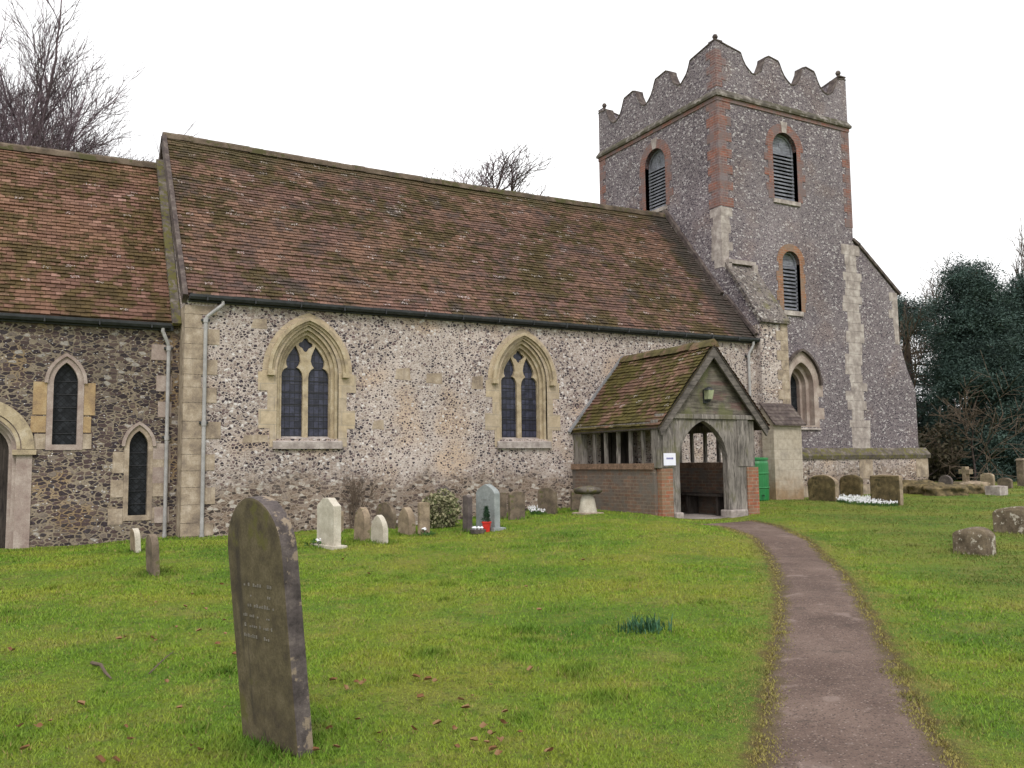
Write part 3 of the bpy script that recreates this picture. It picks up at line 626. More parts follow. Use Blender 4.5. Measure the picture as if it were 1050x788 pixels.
# ---- roofs
def slope_roof(name, matname, x0, x1, ye, ze, yr, zr, parent, sag, over=.06, seed=1, ridge='ridge_moss'):
    sv = Vector((0, yr-ye, zr-ze)); V0 = sv.length; svn = sv.normalized(); p0 = Vector((x0, ye, ze))-svn*over
    mb = MB(); tint = []; roof_tiles(mb, tint, p0, (1, 0, 0), x1-x0, svn, V0+over, sag=sag, rnd=random.Random(seed))
    k = len(mb.v)
    sg = sag*.9
    nseg = 16                                               # boarding under the tiles and the north slope
    for i in range(nseg):
        ua = (x1-x0)*i/nseg; ub = (x1-x0)*(i+1)/nseg; sa = -sg*math.sin(math.pi*i/nseg); sb = -sg*math.sin(math.pi*(i+1)/nseg)
        mb.add([(x0+ua, p0.y, p0.z-.05+sa*.3), (x0+ub, p0.y, p0.z-.05+sb*.3), (x0+ub, yr, zr-.05+sb*1.6), (x0+ua, yr, zr-.05+sa*1.6)], [(0, 1, 2, 3)])
        mb.add([(x0+ua, 2*yr-p0.y, p0.z), (x0+ub, 2*yr-p0.y, p0.z), (x0+ub, yr, zr+.01+sb), (x0+ua, yr, zr+.01+sa)], [(3, 2, 1, 0)])
    tint += [(.4, .5, .2)]*(len(mb.v)-k)
    o = mb.build(name, M[matname], parent, tint=np.array(tint, np.float32), norm=False)
    r = MB(); L = x1-x0; nr = int(L/.32)
    for i in range(nr):
        a = x0+i*.32; bq = min(a+.335, x1); s0 = -sag*1.25*math.sin(math.pi*(a-x0)/L); jz = random.Random(i+seed).uniform(-.008, .008)
        pts = [(-.13, -.10), (-.1, .01), (-.04, .065), (.04, .065), (.1, .01), (.13, -.10)]
        vs = [(a, yr+p_, zr+q_+s0+jz) for p_, q_ in pts]+[(bq, yr+p_, zr+q_+s0+jz) for p_, q_ in pts]
        r.add(vs, [(j, j+1, j+7, j+6) for j in range(5)]+[tuple(range(6)), tuple(range(6, 12))])
    r.build('ridge_tiles', M[ridge], o, tint=np.array([(.5, .5, .2)]*len(r.v), np.float32))
    return o
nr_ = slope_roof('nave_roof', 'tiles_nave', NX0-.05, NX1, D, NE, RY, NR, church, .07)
cr_ = slope_roof('chancel_roof', 'tiles_chancel', -9, NX0-.0, CY, CE, RY, CR, church, .05, seed=5)
v = MB(); v.beam((NX0-.03, D-.08, NE-.16), (NX0-.03, RY, NR-.07), .09, .22); v.beam((NX0-.03, 2*RY-D+.2, NE-.28), (NX0-.03, RY, NR-.07), .09, .22)
v.build('verge', M['cap_stone'], nr_)
v = MB(); v.beam((NX0-.10, CY-.2, CE-.12), (NX0-.10, RY, CR+.12), .16, .08); v.build('flashing', M['mossy_stone'], cr_)
v = MB(); v.beam((TX0-.06, TY+.0, 6.22), (TX0-.06, RY, NR+.14), .13, .12); v.beam((bx0-.04, D-.1, NE+.05), (bx0-.04, TY, 6.18), .12, .08); v.build('flashing', M['cap_stone'], nr_)
# ---- nave corner quoins
q = MB(); z = -.1; i = 0; rq = random.Random(2)
while z < 4.6:
    h = rq.uniform(.24, .36); h = min(h, 4.62-z); ww = (.62 if i % 2 else .36)+rq.uniform(-.06, .06)
    q.box(NX0-.012, NX0+ww, D-.012, D+.14, z+.004, z+h-.004); z += h; i += 1
q.box(NX0-.0125, NX0+.2, D+.14, CY, -.2, 4.62)
q.build('corner_quoins', M['quoin'], church)
q = MB()
for z, a in ((3.6, .32), (3.0, .22), (1.7, .25), (1.25, .3), (.5, .2), (2.5, .18)): q.box(NX0-.2-a, NX0-.14, CY-.012, CY+.1, z, z+.3)
build_each(q, 'quoin', M['pink_stone'], church)
rs = MB()                                                   # odd blocks of warm stone let into the flintwork
for x, z, ww, hh in ((6.9, 3.35, .35, .25), (7.6, 3.3, .4, .22), (8.7, 3.2, .3, .3), (3.9, 4.25, .3, .2), (14.2, 3.9, .3, .2), (6.4, 2.3, .25, .18), (3.75, 2.0, .5, .16)):
    rs.region([(x+random.uniform(-.03, .03), z), (x+ww, z+random.uniform(-.03, .03)), (x+ww*.95, z+hh), (x+.03, z+hh*.9)], [], -.004, .05, south(D))
build_each(rs, 'stone_block', M['quoin'], church)

# ---- traceried nave windows
def light(cx, sgn, w_=.219):
    r = [(w_, Z0), (w_, 3.33), (w_*.93, 3.42), (w_*.74, 3.49), (w_*.45, 3.53), (w_*.6, 3.59), (w_*.66, 3.67), (w_*.5, 3.79), (w_*.22, 3.9), (0, 3.98)]
    pts = [(u, z) for u, z in r]+[(-u, z) for u, z in r[-2::-1]]
    return [(cx+sgn*.275+u-sgn*max(0, z-3.5)*.14, z+.03 if z == Z0 else z) for u, z in pts]
for i, cx in enumerate((W1, W2)):
    f = south(D)
    s = MB(); s.region(qedge(cx, 1.92, 3.4, .92, .78, .97, 4.63, 20+i, .37), [[(cx-.63, 1.921)]+[(cx+.63, 1.921)]+arch(cx, Z0, .63, 3.4, 4.37)[2:]], -.008, .09, f)
    wdw = s.build('gothic_window', M['ashlar'], church)
    h = MB(); h.region(ring(cx, .75, 3.42, 4.46, .82, 4.53), [], -.1, 0, f); h.region(ring(cx, .70, 3.42, 4.41, .751, 4.461), [], -.05, 0, f)
    for sg in (-1, 1): h.box(cx+sg*.76-.07, cx+sg*.76+.07, D-.11, D, 3.33, 3.43)
    h.build('hood_mould', M['tracery'], wdw, smooth=False)
    m_ = MB()
    for a0, a1, t0, t1, d0, d1 in ((.57, .64, 4.29, 4.38, .05, .14), (.505, .575, 4.2, 4.30, .13, .27)):
        m_.region(arch(cx, Z0, a1, 3.4, t1), [arch(cx, Z0+.001, a0, 3.4, t0)], d0, d1, f)
    m_.build('moulded_jambs', M['tracery'], wdw)
    qf = [(cx+(.125+.022*math.cos(4*t))*math.cos(t), 4.0+(.12+.025*math.cos(4*t))*math.sin(t)) for t in [2*math.pi*k/32 for k in range(32)]]
    t_ = MB(); t_.region(arch(cx, Z0, .51, 3.4, 4.205), [light(cx, 1), light(cx, -1), qf], .2, .32, f); t_.build('tracery', M['tracery'], wdw)
    g = MB(); g.region(arch(cx, Z0+.01, .495, 3.4, 4.17), [], .27, .275, f); g.build('pane', M['glass'], wdw)
    lb = MB()
    for k in range(6):
        z = Z0+.22+k*.24; lb.box(cx-.49, cx-.06, D+.255, D+.268, z, z+.014); lb.box(cx+.06, cx+.49, D+.255, D+.268, z, z+.014)
    build_each(lb, 'saddle_bar', M['lead'], wdw)
    sl_ = MB(); sl_.hexa([(cx-.70, D-.07, 1.88), (cx+.70, D-.07, 1.88), (cx+.70, D+.4, 1.88), (cx-.70, D+.4, 1.88)], [(cx-.70, D-.07, 2.02), (cx+.70, D-.07, 2.02), (cx+.70, D+.4, Z0+.10), (cx-.70, D+.4, Z0+.10)]); sl_.build('sill', M['quoin_grey'], wdw)
# ---- chancel lancets and doorway
f = south(CY)
for cx, z0, a, zs, zt, gm, mt in ((.7, 1.98, .3, 3.1, 3.6, .2, 'pink_stone'), (1.96, .66, .25, 1.95, 2.36, .165, 'quoin')):
    s = MB(); s.region(arch(cx, z0-.1, a, zs, zt), [arch(cx, z0, gm, zs, zt-.12)], -.014, .16, f); wdw = s.build('lancet_window', M[mt], church)
    g = MB(); g.region(arch(cx, z0, gm+.01, zs, zt-.11), [], .15, .155, f); g.build('pane', M['glass_diamond'], wdw)
    lb = MB()
    for k in range(5):
        z = z0+.2+k*.24; lb.box(cx-gm, cx+gm, CY+.135, CY+.147, z, z+.012)
    build_each(lb, 'saddle_bar', M['lead'], wdw)
    hm = MB(); hm.region(ring(cx, a-.01, zs, zt-.01, a+.05, zt+.05), [], -.05, .05, f); hm.build('hood_mould', M['pink_stone'], wdw)
    rq = random.Random(int(cx*10))
    rows = ((1.9, .28), (2.2, .3), (2.52, .6)) if cx < 1 else ((.5, .3), (1.0, .33), (1.45, .4))
    for z, hh in rows:
        for sg in (-1, 1):
            ww = rq.uniform(.12, .32); x0 = cx+sg*a; x1 = cx+sg*(a+ww); z1 = z
            blk = MB(); blk.box(min(x0, x1)+.003, max(x0, x1)-.003, CY-.01, CY+.1, z1, z1+hh-.006); blk.build('jamb_block', M['orange_stone' if cx < 1 and z > 2 else 'quoin'], wdw)
s = MB()
for a0, a1, d0, d1 in ((.60, .85, -.02, .12), (.54, .61, .10, .24), (.48, .545, .22, .36)):
    o_ = arch(-.65, -.2, a1, 1.86, 1.86+a1+.02) if a1 > .7 else arch(-.65, -.2, a1, 1.86, 1.86+a1)
    s.region(o_, [arch(-.65, -.19, a0, 1.86, 1.86+a0)], d0, d1, f)
dw = s.build('doorway', M['pink_stone'], church)
s = MB(); s.region(ring(-.65, .68, 1.9, 2.58, .88, 2.8), [], -.07, -.022, f); s.region(ring(-.65, .6, 1.9, 2.5, .66, 2.56), [], -.05, -.022, f); s.box(-.12, .26, CY-.08, CY+.2, 1.8, 1.89); s.box(-1.56, -1.18, CY-.08, CY+.2, 1.8, 1.89); s.build('arch_mould', M['tracery'], dw)
s = MB(); s.region(arch(-.65, -.2, .5, 1.86, 2.36), [], .33, .4, f); s.build('door', M['oak_dark'], dw)
# ---- low tower window
f = south(TY); s = MB(); cx = LW[0]; zt = LW[4]
for a0, a1, t0, t1, d0, d1 in ((.48, .625, 4.42, 4.63, -.012, .2), (.36, .49, 4.26, 4.43, .18, .36), (.27, .37, 4.14, 4.27, .34, .52)):
    s.region(arch(cx, 2.5, a1, 3.75, t1), [arch(cx, 2.55, a0, 3.75, t0)], d0, d1, f)
s.region(qedge(cx, 2.4, 3.75, .74, .7, .86, 4.78, 8, .3), [arch(cx, 2.401, .62, 3.75, 4.625)], -.006, .05, f)
lw = s.build('lancet_window', M['pink_stone'], church)
s = MB(); s.region(ring(cx, .72, 3.75, 4.75, .79, 4.82), [], -.1, -.007, f); s.build('hood_mould', M['cap_stone'], lw)
s = MB(); s.region(arch(cx, 2.55, .29, 3.75, 4.18), [], .46, .465, f); s.build('pane', M['glass_diamond'], lw)
s = MB()
for a in range(4): s.box(cx-.27, cx+.27, TY+.44, TY+.455, 2.8+a*.3, 2.813+a*.3)
build_each(s, 'saddle_bar', M['lead'], lw)
s = MB(); s.hexa([(cx-.7, TY-.05, 2.42), (cx+.7, TY-.05, 2.42), (cx+.7, TY+.6, 2.42), (cx-.7, TY+.6, 2.42)], [(cx-.7, TY-.05, 2.46), (cx+.7, TY-.05, 2.46), (cx+.7, TY+.6, 2.65), (cx-.7, TY+.6, 2.65)]); s.build('sill', M['quoin_grey'], lw)
# ---- door of the nave inside the porch
s = MB(); s.box(12.16, 13.24, D+.2, D+.26, .2, 2.4)
for k in range(5): s.box(12.17+k*.215, 12.36+k*.215, D+.17, D+.2, .3, 2.38)
s.build('door', M['oak_dark'], church)
# ---- gutters and downpipes
def gutter(x0, x1, y, z, parent):
    mb = MB(); prof = [(-.065, .05), (-.062, -.0), (-.035, -.045), (.035, -.045), (.06, 0), (.065, .05), (.05, .05), (.045, 0), (.02, -.03), (-.02, -.03), (-.047, 0), (-.05, .05)]
    mb.region(prof, [], 0, x1-x0, lambda u, zq, d: (x0+d, y+u, z+zq))
    o = mb.build('gutter', M['gutter'], parent); x = x0+.3
    while x < x1: bk = MB(); bk.box(x, x+.025, y-.075, y+.2, z-.06, z-.046); bk.box(x, x+.025, y-.078, y-.066, z-.06, z+.05); bk.build('bracket', M['gutter'], o); x += .9
    return o
gutter(NX0+.05, NX1-.02, D-.13, 4.76, church); gutter(-9, NX0-.2, CY-.13, 4.25, church)
fb = MB(); fb.box(NX0+.05, NX1, D-.06, D-.003, 4.68, 4.8); fb.box(-9, NX0-.14, CY-.06, CY-.003, 4.17, 4.3); fb.build('fascia', M['gutter'], church)
def downpipe(x, xt, y, yt, z0, z1, parent, mt='pipe'):
    mb = MB(); mb.tube([(xt, yt, z1), (xt, yt, z1-.09), (xt+(x-xt)*.3, yt+(y-yt)*.15, z1-.17), (x-(x-xt)*.1, y-(y-yt)*.1, z1-.33), (x, y, z1-.42), (x, y, z0)], .036, 10)
    for z in (z1-.45, (z0+z1)/2-.1, z0+.1): mb.tube([(x, y, z), (x, y, z+.09)], .046, 10)
    o = mb.build('downpipe', M[mt], parent, smooth=False); b_ = MB()
    for z in (z1-.42, (z0+z1)/2-.06): b_.box(x-.08, x+.08, y+.01, y+.09, z, z+.04)
    build_each(b_, 'bracket', M['gutter'], o)
downpipe(3.02, 3.32, D-.06, D-.13, .1, 4.74, church); downpipe(2.44, 2.32, CY-.08, CY-.13, .1, 4.23, church); downpipe(16.98, 17.1, D-.06, D-.13, .5, 4.72, church)

# =================================================================== PORCH
PX0, PX1, PC, PY = 11.33, 14.34, 12.835, 14.25
PE, PA = 2.31, 4.06
porch = thing('porch', 'timber framed church porch with mossy tiled roof, brick side walls and pointed oak arch', 'porch', (PC, 15.8, .35))
XR = 14.05
for a, b_ in ((PX0, PX0+.24), (XR-.24, XR)): w_ = MB(); w_.box(a, b_, PY+.1, D-.003, 0, 1.38); w_.build('side_wall', M['brick_porch'], porch)
w_ = MB(); w_.box(PX0+.08, 11.7, PY-.04, PY+.1, 0, 1.4); w_.build('brick_pier', M['brick_red'], porch)
w_ = MB(); w_.box(13.74, XR+.01, PY-.06, PY+.1, 0, 1.40); w_.build('brick_pier', M['brick_red'], porch)
for a in (PX0+.11, XR-.11):
    s = MB(); s.beam((a, PY+.12, 1.445), (a, D, 1.445), .3, .125); s.build('sill_beam', M['oak_brown'], porch)
    s = MB(); s.beam((a, PY+.24, 2.28), (a, D, 2.28), .2, .16); s.build('wall_plate', M['oak'], porch)
for x in (PX0+.12, XR-.12):
    for k in range(6):
        s = MB(); y = PY+.58+k*.45; s.beam((x, y, 1.51), (x+.01*(k % 3-1), y, 2.21), .06, .075); s.build('mullion', M['oak'], porch)
s = MB(); s.box(PX0+.02, PX0+.2, D-.35, D-.05, 1.51, 2.21); s.build('wall_board', M['oak'], porch)
fr = MB(); hole = arch(12.56, .02, .66, 1.5, 2.385, 10)
fr.region([(11.6, .0), (13.76, .0), (13.84, 2.42), (11.52, 2.42)], [hole], 0, .17, south(PY-.03)); fr.build('arch_frame', M['oak'], porch, bevel=.012)
s = MB(); s.box(11.46, 11.74, PY-.05, PY-.032, 1.42, 2.42); s.build('post_facing', M['oak'], porch)
s = MB(); s.box(13.5, 13.8, PY-.05, PY-.032, 1.42, 2.42); s.build('post_facing', M['oak'], porch)
s = MB(); s.box(PX0+.02, 11.5, PY-.02, PY+.2, 1.41, 2.4); s.build('corner_post', M['oak'], porch)
s = MB(); s.box(13.845, XR-.0, PY+.02, PY+.16, 1.41, 2.4); s.build('corner_post', M['oak'], porch)
s = MB(); s.box(11.45, 14.12, PY-.07, PY+.2, 2.423, 2.52); s.build('tie_beam', M['oak'], porch, bevel=.01)
s = MB(); s.box(13.17, 13.66, PY-.14, PY+.2, .0, .50); s.build('post_base', M['quoin_grey'], porch, bevel=.03)
s = MB(); s.box(11.72, 11.92, PY-.1, PY+.2, .0, .5); s.build('post_base', M['quoin_grey'], porch, bevel=.03)
sl_ = (PA-PE)/(PC-PX0)
for i, (z0, z1) in enumerate(((2.523, 2.86), (2.865, 3.22), (3.225, 3.9))):
    s = MB(); a0 = (3.9-z0)/sl_*.97; a1 = max(.01, (3.9-z1)/sl_*.97)
    s.region([(PC-a0, z0), (PC+a0, z0), (PC+a1, z1), (PC-a1, z1)], [], .02+.012*i, .06+.012*i, south(PY)); s.build('gable_board', M['oak_board'], porch)
for sg in (-1, 1):
    s = MB(); a = Vector((PC+sg*.0, PY-.2, PA-.12)); b_ = Vector((PC+sg*(PC-PX0+.16), PY-.2, PE-.30)); s.beam(a, b_, .05, .2, (0, 1, 0)) if False else None
    dx = PC-PX0+.02; zl = PA-.02-sl_*dx
    s = MB(); s.region([(PC, PA-.05), (PC+sg*dx, zl-.03), (PC+sg*(dx-.06), zl-.2), (PC, PA-.32)], [], -.13, -.08, south(PY)); s.build('barge_board', M['oak_barge'], porch)
    sv = Vector((-sg*(PC-PX0), 0, PA-PE)); V0 = sv.length; svn = sv.normalized(); p0 = Vector((PC+sg*(PC-PX0), PY-.15, PE))-svn*.03
    mb = MB(); tint = []; roof_tiles(mb, tint, p0, (0, 1, 0), D-PY+.15, svn, V0+.04, gauge=.1, tw=.16, sag=.03, rnd=random.Random(4+sg), thick=.02)
    k = len(mb.v); e1 = Vector((0, D-PY+.15, 0)); q0 = p0-Vector((0, 0, .05)); q1 = q0+svn*(V0+.03); mb.add([q0, q0+e1, q1+e1, q1], [(0, 1, 2, 3)]); tint += [(.2, .9, .2)]*4
    rf = mb.build('tiled_slope', M['tiles_porch'], porch, tint=np.array(tint, np.float32), norm=False)
    u_ = MB(); q2 = q0-Vector((0, 0, .03)); q3 = q1-Vector((0, 0, .03)); u_.hexa([q2, q2+e1, q3+e1, q3], [v+Vector((0, 0, .025)) for v in (q2, q2+e1, q3+e1, q3)]); u_.build('boarding', M['oak_dark'], rf)
    lf = MB(); lf.beam(Vector((PC+sg*(PC-PX0+.1), D-.035, PE-.06)), Vector((PC, D-.035, PA+.06)), .05, .07, (0, 1, 0)); lf.build('flashing', M['leadsheet'], rf)
r = MB(); y = PY-.15; i = 0
while y < D-.02:
    y1 = min(y+.33, D); jz = random.Random(i).uniform(-.012, .012); pts = [(-.15, -.12), (-.09, -.02), (0, .05), (.09, -.02), (.15, -.12)]
    vs = [(PC+a, y, PA+.02+b_+jz) for a, b_ in pts]+[(PC+a, y1+.01, PA+.02+b_+jz-.006) for a, b_ in pts]
    r.add(vs, [(j, j+1, j+6, j+5) for j in range(4)]+[tuple(range(5)), tuple(range(5, 10))]); y = y1; i += 1
rr = random.Random(6); r.build('ridge_tiles', M['ridge_red'], porch, tint=np.array([t for _ in range(i) for t in [(rr.random(), rr.random(), .1)]*10], np.float32))
fl = MB(); fl.box(PX0+.24, XR-.24, PY-.05, D, 0, .335); fl.build('floor', M['quoin_grey'], porch)
rfz = MB()
for k in range(5):
    y = PY+.4+k*.62; rfz.beam((PX0+.1, y, PE+.02), (PC, y, PA-.16), .07, .09); rfz.beam((PX1-.1, y, PE+.02), (PC, y, PA-.16), .07, .09)
rfz.build('rafters', M['oak_dark'], porch)
bench = thing('bench', 'dark plank bench along the inner wall of the porch', 'bench', (13.6, 15.9, .335))
s = MB(); s.box(13.42, 13.8, PY+.4, D-.1, .76, .81); s.build('seat', M['oak_dark'], bench)
for y in (PY+.6, PY+1.6, D-.4): s = MB(); s.box(13.46, 13.78, y, y+.06, .336, .76); s.build('leg', M['oak_dark'], bench)
nb = thing('paper_notice', 'white paper notice pinned to the left post of the porch arch', 'notice', (11.6, PY-.06, 1.6))
s = MB(); s.box(11.46, 11.77, PY-.062, PY-.055, 1.46, 1.71); s.build('sheet', M['paper'], nb)
s = MB(); x = 11.53; rq = random.Random(4)
while x < 11.70: ww = rq.uniform(.012, .03); s.box(x, x+ww, PY-.0645, PY-.062, 1.585, 1.62); x += ww+.008
s.build('printed_line', M['ink'], nb)
lp = thing('gable_lamp', 'small bulkhead lantern fixed to the porch gable boards', 'lamp', (12.67, PY-.05, 2.9))
s = MB(); s.hexa([(12.61, PY-.16, 2.84), (12.73, PY-.16, 2.84), (12.72, PY-.03, 2.84), (12.62, PY-.03, 2.84)], [(12.6, PY-.2, 3.03), (12.74, PY-.2, 3.03), (12.73, PY-.03, 3.03), (12.61, PY-.03, 3.03)]); s.build('lantern_glass', M['lampglass'], lp)
s = MB(); s.lathe((12.67, PY-.11, 3.03), [(.1, 0), (.08, .04), (.02, .07)], 8); s.box(12.62, 12.72, PY-.03, PY+.02, 2.76, 3.05); s.lathe((12.67, PY-.1, 2.78), [(.03, 0), (.06, .05), (.06, .06)], 8); s.build('bracket', M['gutter'], lp)

# =================================================================== WATER BUTT
wb = thing('water_butt', 'green plastic water butt beside the porch under a downpipe', 'water butt', (16.3, 16.75, gz(16.3, 16.75)))
cxy = G(775, 513); sc_w = .31
d = ray(775, 490); t = 16.85/d.y; bxp = d.x*t; bz = gz(bxp, 16.85)
wb.location = (bxp, 16.85, bz)
prof = [(.28, 0), (.315, .05), (.325, .3), (.325, .335), (.34, .35), (.34, .365), (.325, .38), (.328, .7), (.343, .715), (.343, .73), (.328, .745), (.325, .98), (.31, 1.03), (.30, 1.06)]
s = MB(); s.lathe((bxp, 16.85, bz-.02), prof, 28); s.build('barrel', M['green_plastic'], wb)
s = MB(); s.lathe((bxp, 16.85, bz+1.06), [(.31, -.02), (.33, -.01), (.33, .03), (.31, .045), (.05, .055)], 28); s.build('lid', M['green_plastic'], wb)
s = MB(); s.tube([(bxp-.1, 16.53, bz+.15), (bxp-.12, 16.46, bz+.15), (bxp-.12, 16.46, bz+.1)], .015, 6); s.build('tap', M['gutter'], wb)

# =================================================================== GRAVESTONES
M['gs_green'] = stone('algae_covered_stone', (.092, .074, .043), (.055, .043, .03), (.13, .105, .065), 7, lichen=(.095, .085, .03), lich=.05, lsc=3, strk=(.035, .028, .024))
M['gs_big_edge'] = stone('grey_stone_edge', (.085, .07, .068), (.04, .033, .032), (.15, .125, .115), 7, lichen=(.24, .19, .14), lich=.06, lsc=9)
M['gs_white'] = stone('pale_stone', (.46, .42, .35), (.36, .32, .26), (.56, .52, .45), 5)
M['gs_grey'] = stone('smooth_grey_granite', (.24, .26, .26), (.2, .22, .22), (.3, .32, .32), 8, rough=.6, bump=.15)
M['gs_tan'] = stone('tan_stone', (.26, .20, .14), (.16, .125, .09), (.36, .29, .21), 5, lichen=(.14, .13, .06), lich=.03)
M['gs_brown'] = stone('brown_stone', (.15, .115, .085), (.08, .065, .05), (.22, .175, .13), 5, lichen=(.11, .105, .045), lich=.04)
M['gs_dark'] = stone('dark_stone', (.11, .09, .085), (.06, .05, .05), (.17, .145, .13), 5)
M['gs_moss'] = stone('moss_blotched_stone', (.12, .09, .045), (.055, .045, .025), (.2, .155, .08), 5, lichen=(.06, .05, .025), lich=.05, lsc=7, bump=.8)
M['gs_lichen'] = stone('lichen_blotched_stone', (.13, .10, .07), (.06, .045, .03), (.19, .15, .1), 5, lichen=(.42, .38, .32), lich=.06, lsc=13, bump=.9)
M['mark'] = plain('worn_letters', (.17, .155, .135), .9)
def headprof(kind, w_, h):
    a = w_/2
    if kind == 'round': return arch(0, -.15, a, h-a, h, 10)
    if kind == 'pointed': return arch(0, -.15, a, h-a*1.5, h, 8)
    if kind == 'segment': return [(-a, -.15), (a, -.15)]+[(a*math.cos(t), h-.22*w_+.22*w_*math.sin(t)) for t in [math.pi*k/12 for k in range(13)]]
    if kind == 'square': return [(-a, -.15), (a, -.15), (a, h-.01), (a*.3, h), (-a, h-.015)]
    if kind == 'peon': return [(-a, -.15), (a, -.15), (a, h-.12), (a*.6, h-.06), (a*.3, h), (-a*.3, h), (-a*.6, h-.06), (-a, h-.12)]
    if kind == 'gable': return [(-a, -.15), (a, -.15), (a, h-a*.7), (0, h), (-a, h-a*.7)]
    if kind == 'ogee': return [(-a, -.15), (a, -.15), (a, h-.17)]+[(a*(1-k/8), h-.17+.17*(k/8)**.6) for k in range(1, 9)]+[(-a*k/8, h-.17+.17*(1-k/8)**.6) for k in range(1, 9)]
def headstone(name, label, p, w_, h, t, kind, mt, yaw=0, lean=(0, 0), edge=None, base=None, bev=.012, group=None, marks=0, warp=0.0):
    """slab whose carved face looks along -X before it is turned"""
    o = thing(name, label, 'gravestone', p, group)
    s = MB(); s.region(headprof(kind, w_, h), [], -t/2, t/2, lambda u, z, d: (d, u, z))
    m_ = [M[mt], M[edge or mt]]; b_ = s.build('slab', m_, o, bevel=bev, world=False)
    if edge:
        for f_ in b_.data.polygons: f_.material_index = 0 if f_.normal.x < -.9 else 1
    if warp:
        for v in b_.data.vertices:
            q = Vector(v.co)*3; v.co += Vector((mnoise.noise(q), mnoise.noise(q+Vector((5, 0, 0))), mnoise.noise(q+Vector((0, 7, 0)))))*warp
    if base: q = MB(); q.box(-t/2-.07, t/2+.07, -w_/2-.08, w_/2+.08, -.1, base); q.build('plinth', M[mt], o, bevel=.008, world=False)
    if marks:
        q = MB(); rq = random.Random(3)
        for r_ in range(marks):
            z = h*.64-r_*.058; u = -w_*.30+rq.uniform(0, .06); e = w_*.30-rq.uniform(0, .08)
            while u < e:
                l_ = rq.uniform(.006, .022)
                if rq.random() < .62: q.box(-t/2-(.0045 if warp else .0012), -t/2+.004, u, u+l_*.6, z, z+rq.uniform(.008, .02))
                u += l_+.008
        q.build('inscription', M['mark' if mt == 'gs_green' else 'gs_dark'], o, world=False)
    o.rotation_euler = (lean[0], lean[1], yaw)
    return o
def stonepx(label, xl, xr, yt, yb, t, kind, mt, face='E', name='headstone', **kw):
    p = G((xl+xr)/2, yb)
    if (xl+xr)/2 < 610 and p.y > D-.35: d_ = ray((xl+xr)/2, yb); k_ = (D-.2)/d_.y; p = Vector((d_.x*k_, D-.2, gz(d_.x*k_, D-.2))); d_ = ray((xl+xr)/2, yt); yb = yt+(EYE+d_.z*k_-p.z)*FPX/(Vector((p.x, p.y, p.z-EYE)).dot(fw))
    dep = (Vector((p.x, p.y, p.z-EYE))).dot(fw); az = math.atan2(p.x, p.y)
    app = (xr-xl)*dep/FPX; h = (yb-yt)*dep/FPX*1.01
    w_ = (app-t*math.cos(az))/math.sin(az) if face == 'E' else (app-t*math.sin(az))/math.cos(az)
    w_ = max(.2, min(w_, 1.1))
    if face == 'S': kw['yaw'] = kw.get('yaw', 0)+R(90); p.y += t/2
    p.z -= .01
    return headstone(name, label, p, w_, h, t, kind, mt, **kw)
# the large leaning stone in the foreground
bp = G(284, 764)
headstone('headstone', 'tall round topped algae stained headstone leaning over in the foreground grass', bp, .62, 1.385, .10, 'round', 'gs_green', yaw=R(15), lean=(R(-1), R(-5.3)), edge='gs_big_edge', bev=.014, marks=6, warp=.004)
stonepx('pale upright headstone on a plinth, nearest the first nave window', 327, 347, 511, 561, .13, 'peon', 'gs_white', base=.05, yaw=R(8))
stonepx('narrow grey stub of stone behind the pale upright headstone', 343, 352, 524, 546, .08, 'square', 'gs_tan', face='S')
stonepx('ochre pointed headstone with flowers at its foot', 364, 378, 520, 554, .12, 'pointed', 'gs_tan', yaw=R(10), lean=(0, R(2)))
stonepx('smallest white pointed headstone in the row by the nave', 382, 396, 528, 557, .1, 'pointed', 'gs_white', yaw=R(14))
stonepx('dark brown round topped headstone behind the small white one', 387, 402, 515, 541, .09, 'round', 'gs_brown', yaw=R(18), lean=(R(4), 0))
stonepx('ochre pointed headstone right of the dark round topped one', 409, 425, 520, 548, .13, 'pointed', 'gs_tan', yaw=R(8))
stonepx('plain square tan headstone left of the pale variegated bush', 429, 442, 515, 549, .08, 'square', 'gs_tan', face='S', yaw=R(6), base=None)
stonepx('dark shouldered headstone against the wall above the bush', 449, 465, 498, 531, .1, 'ogee', 'gs_dark', face='S')
stonepx('thin plain grey slab between the bush and the smooth grey headstone', 475, 484, 508, 545, .1, 'segment', 'gs_dark', yaw=R(4))
stonepx('tall smooth blue grey headstone with a red pot before it', 490, 511, 501, 547, .13, 'ogee', 'gs_grey', yaw=R(10), base=.05, marks=5)
stonepx('squat brown headstone half hidden behind the smooth grey one', 509, 521, 505, 532, .1, 'square', 'gs_brown', face='S')
stonepx('worn grey headstone with flat curved top against the nave wall', 522, 540, 504, 533, .1, 'segment', 'gs_brown', face='S')
stonepx('small brown round shouldered headstone right of the white flowers', 553, 570, 500, 527, .1, 'segment', 'gs_brown', yaw=R(12))
stonepx('brown square slab against the wall left of the mushroom shaped stone', 586, 599, 503, 524, .08, 'square', 'gs_brown', face='S')
for px_, py_, hpx, lab in ((139, 566, 24, 'tiny pale topped grave marker below the lower chancel lancet'), (157, 589, 41, 'short narrow brown grave marker standing in the lawn before the chancel')):
    p = G(px_, py_); dep = Vector((p.x, p.y, p.z-EYE)).dot(fw)
    headstone('grave_marker', lab, p, .36, hpx*dep/FPX, .09, 'round', 'gs_brown' if hpx > 30 else 'gs_tan', yaw=R(6), lean=(0, R(-3)), edge='gs_white' if hpx < 30 else None)
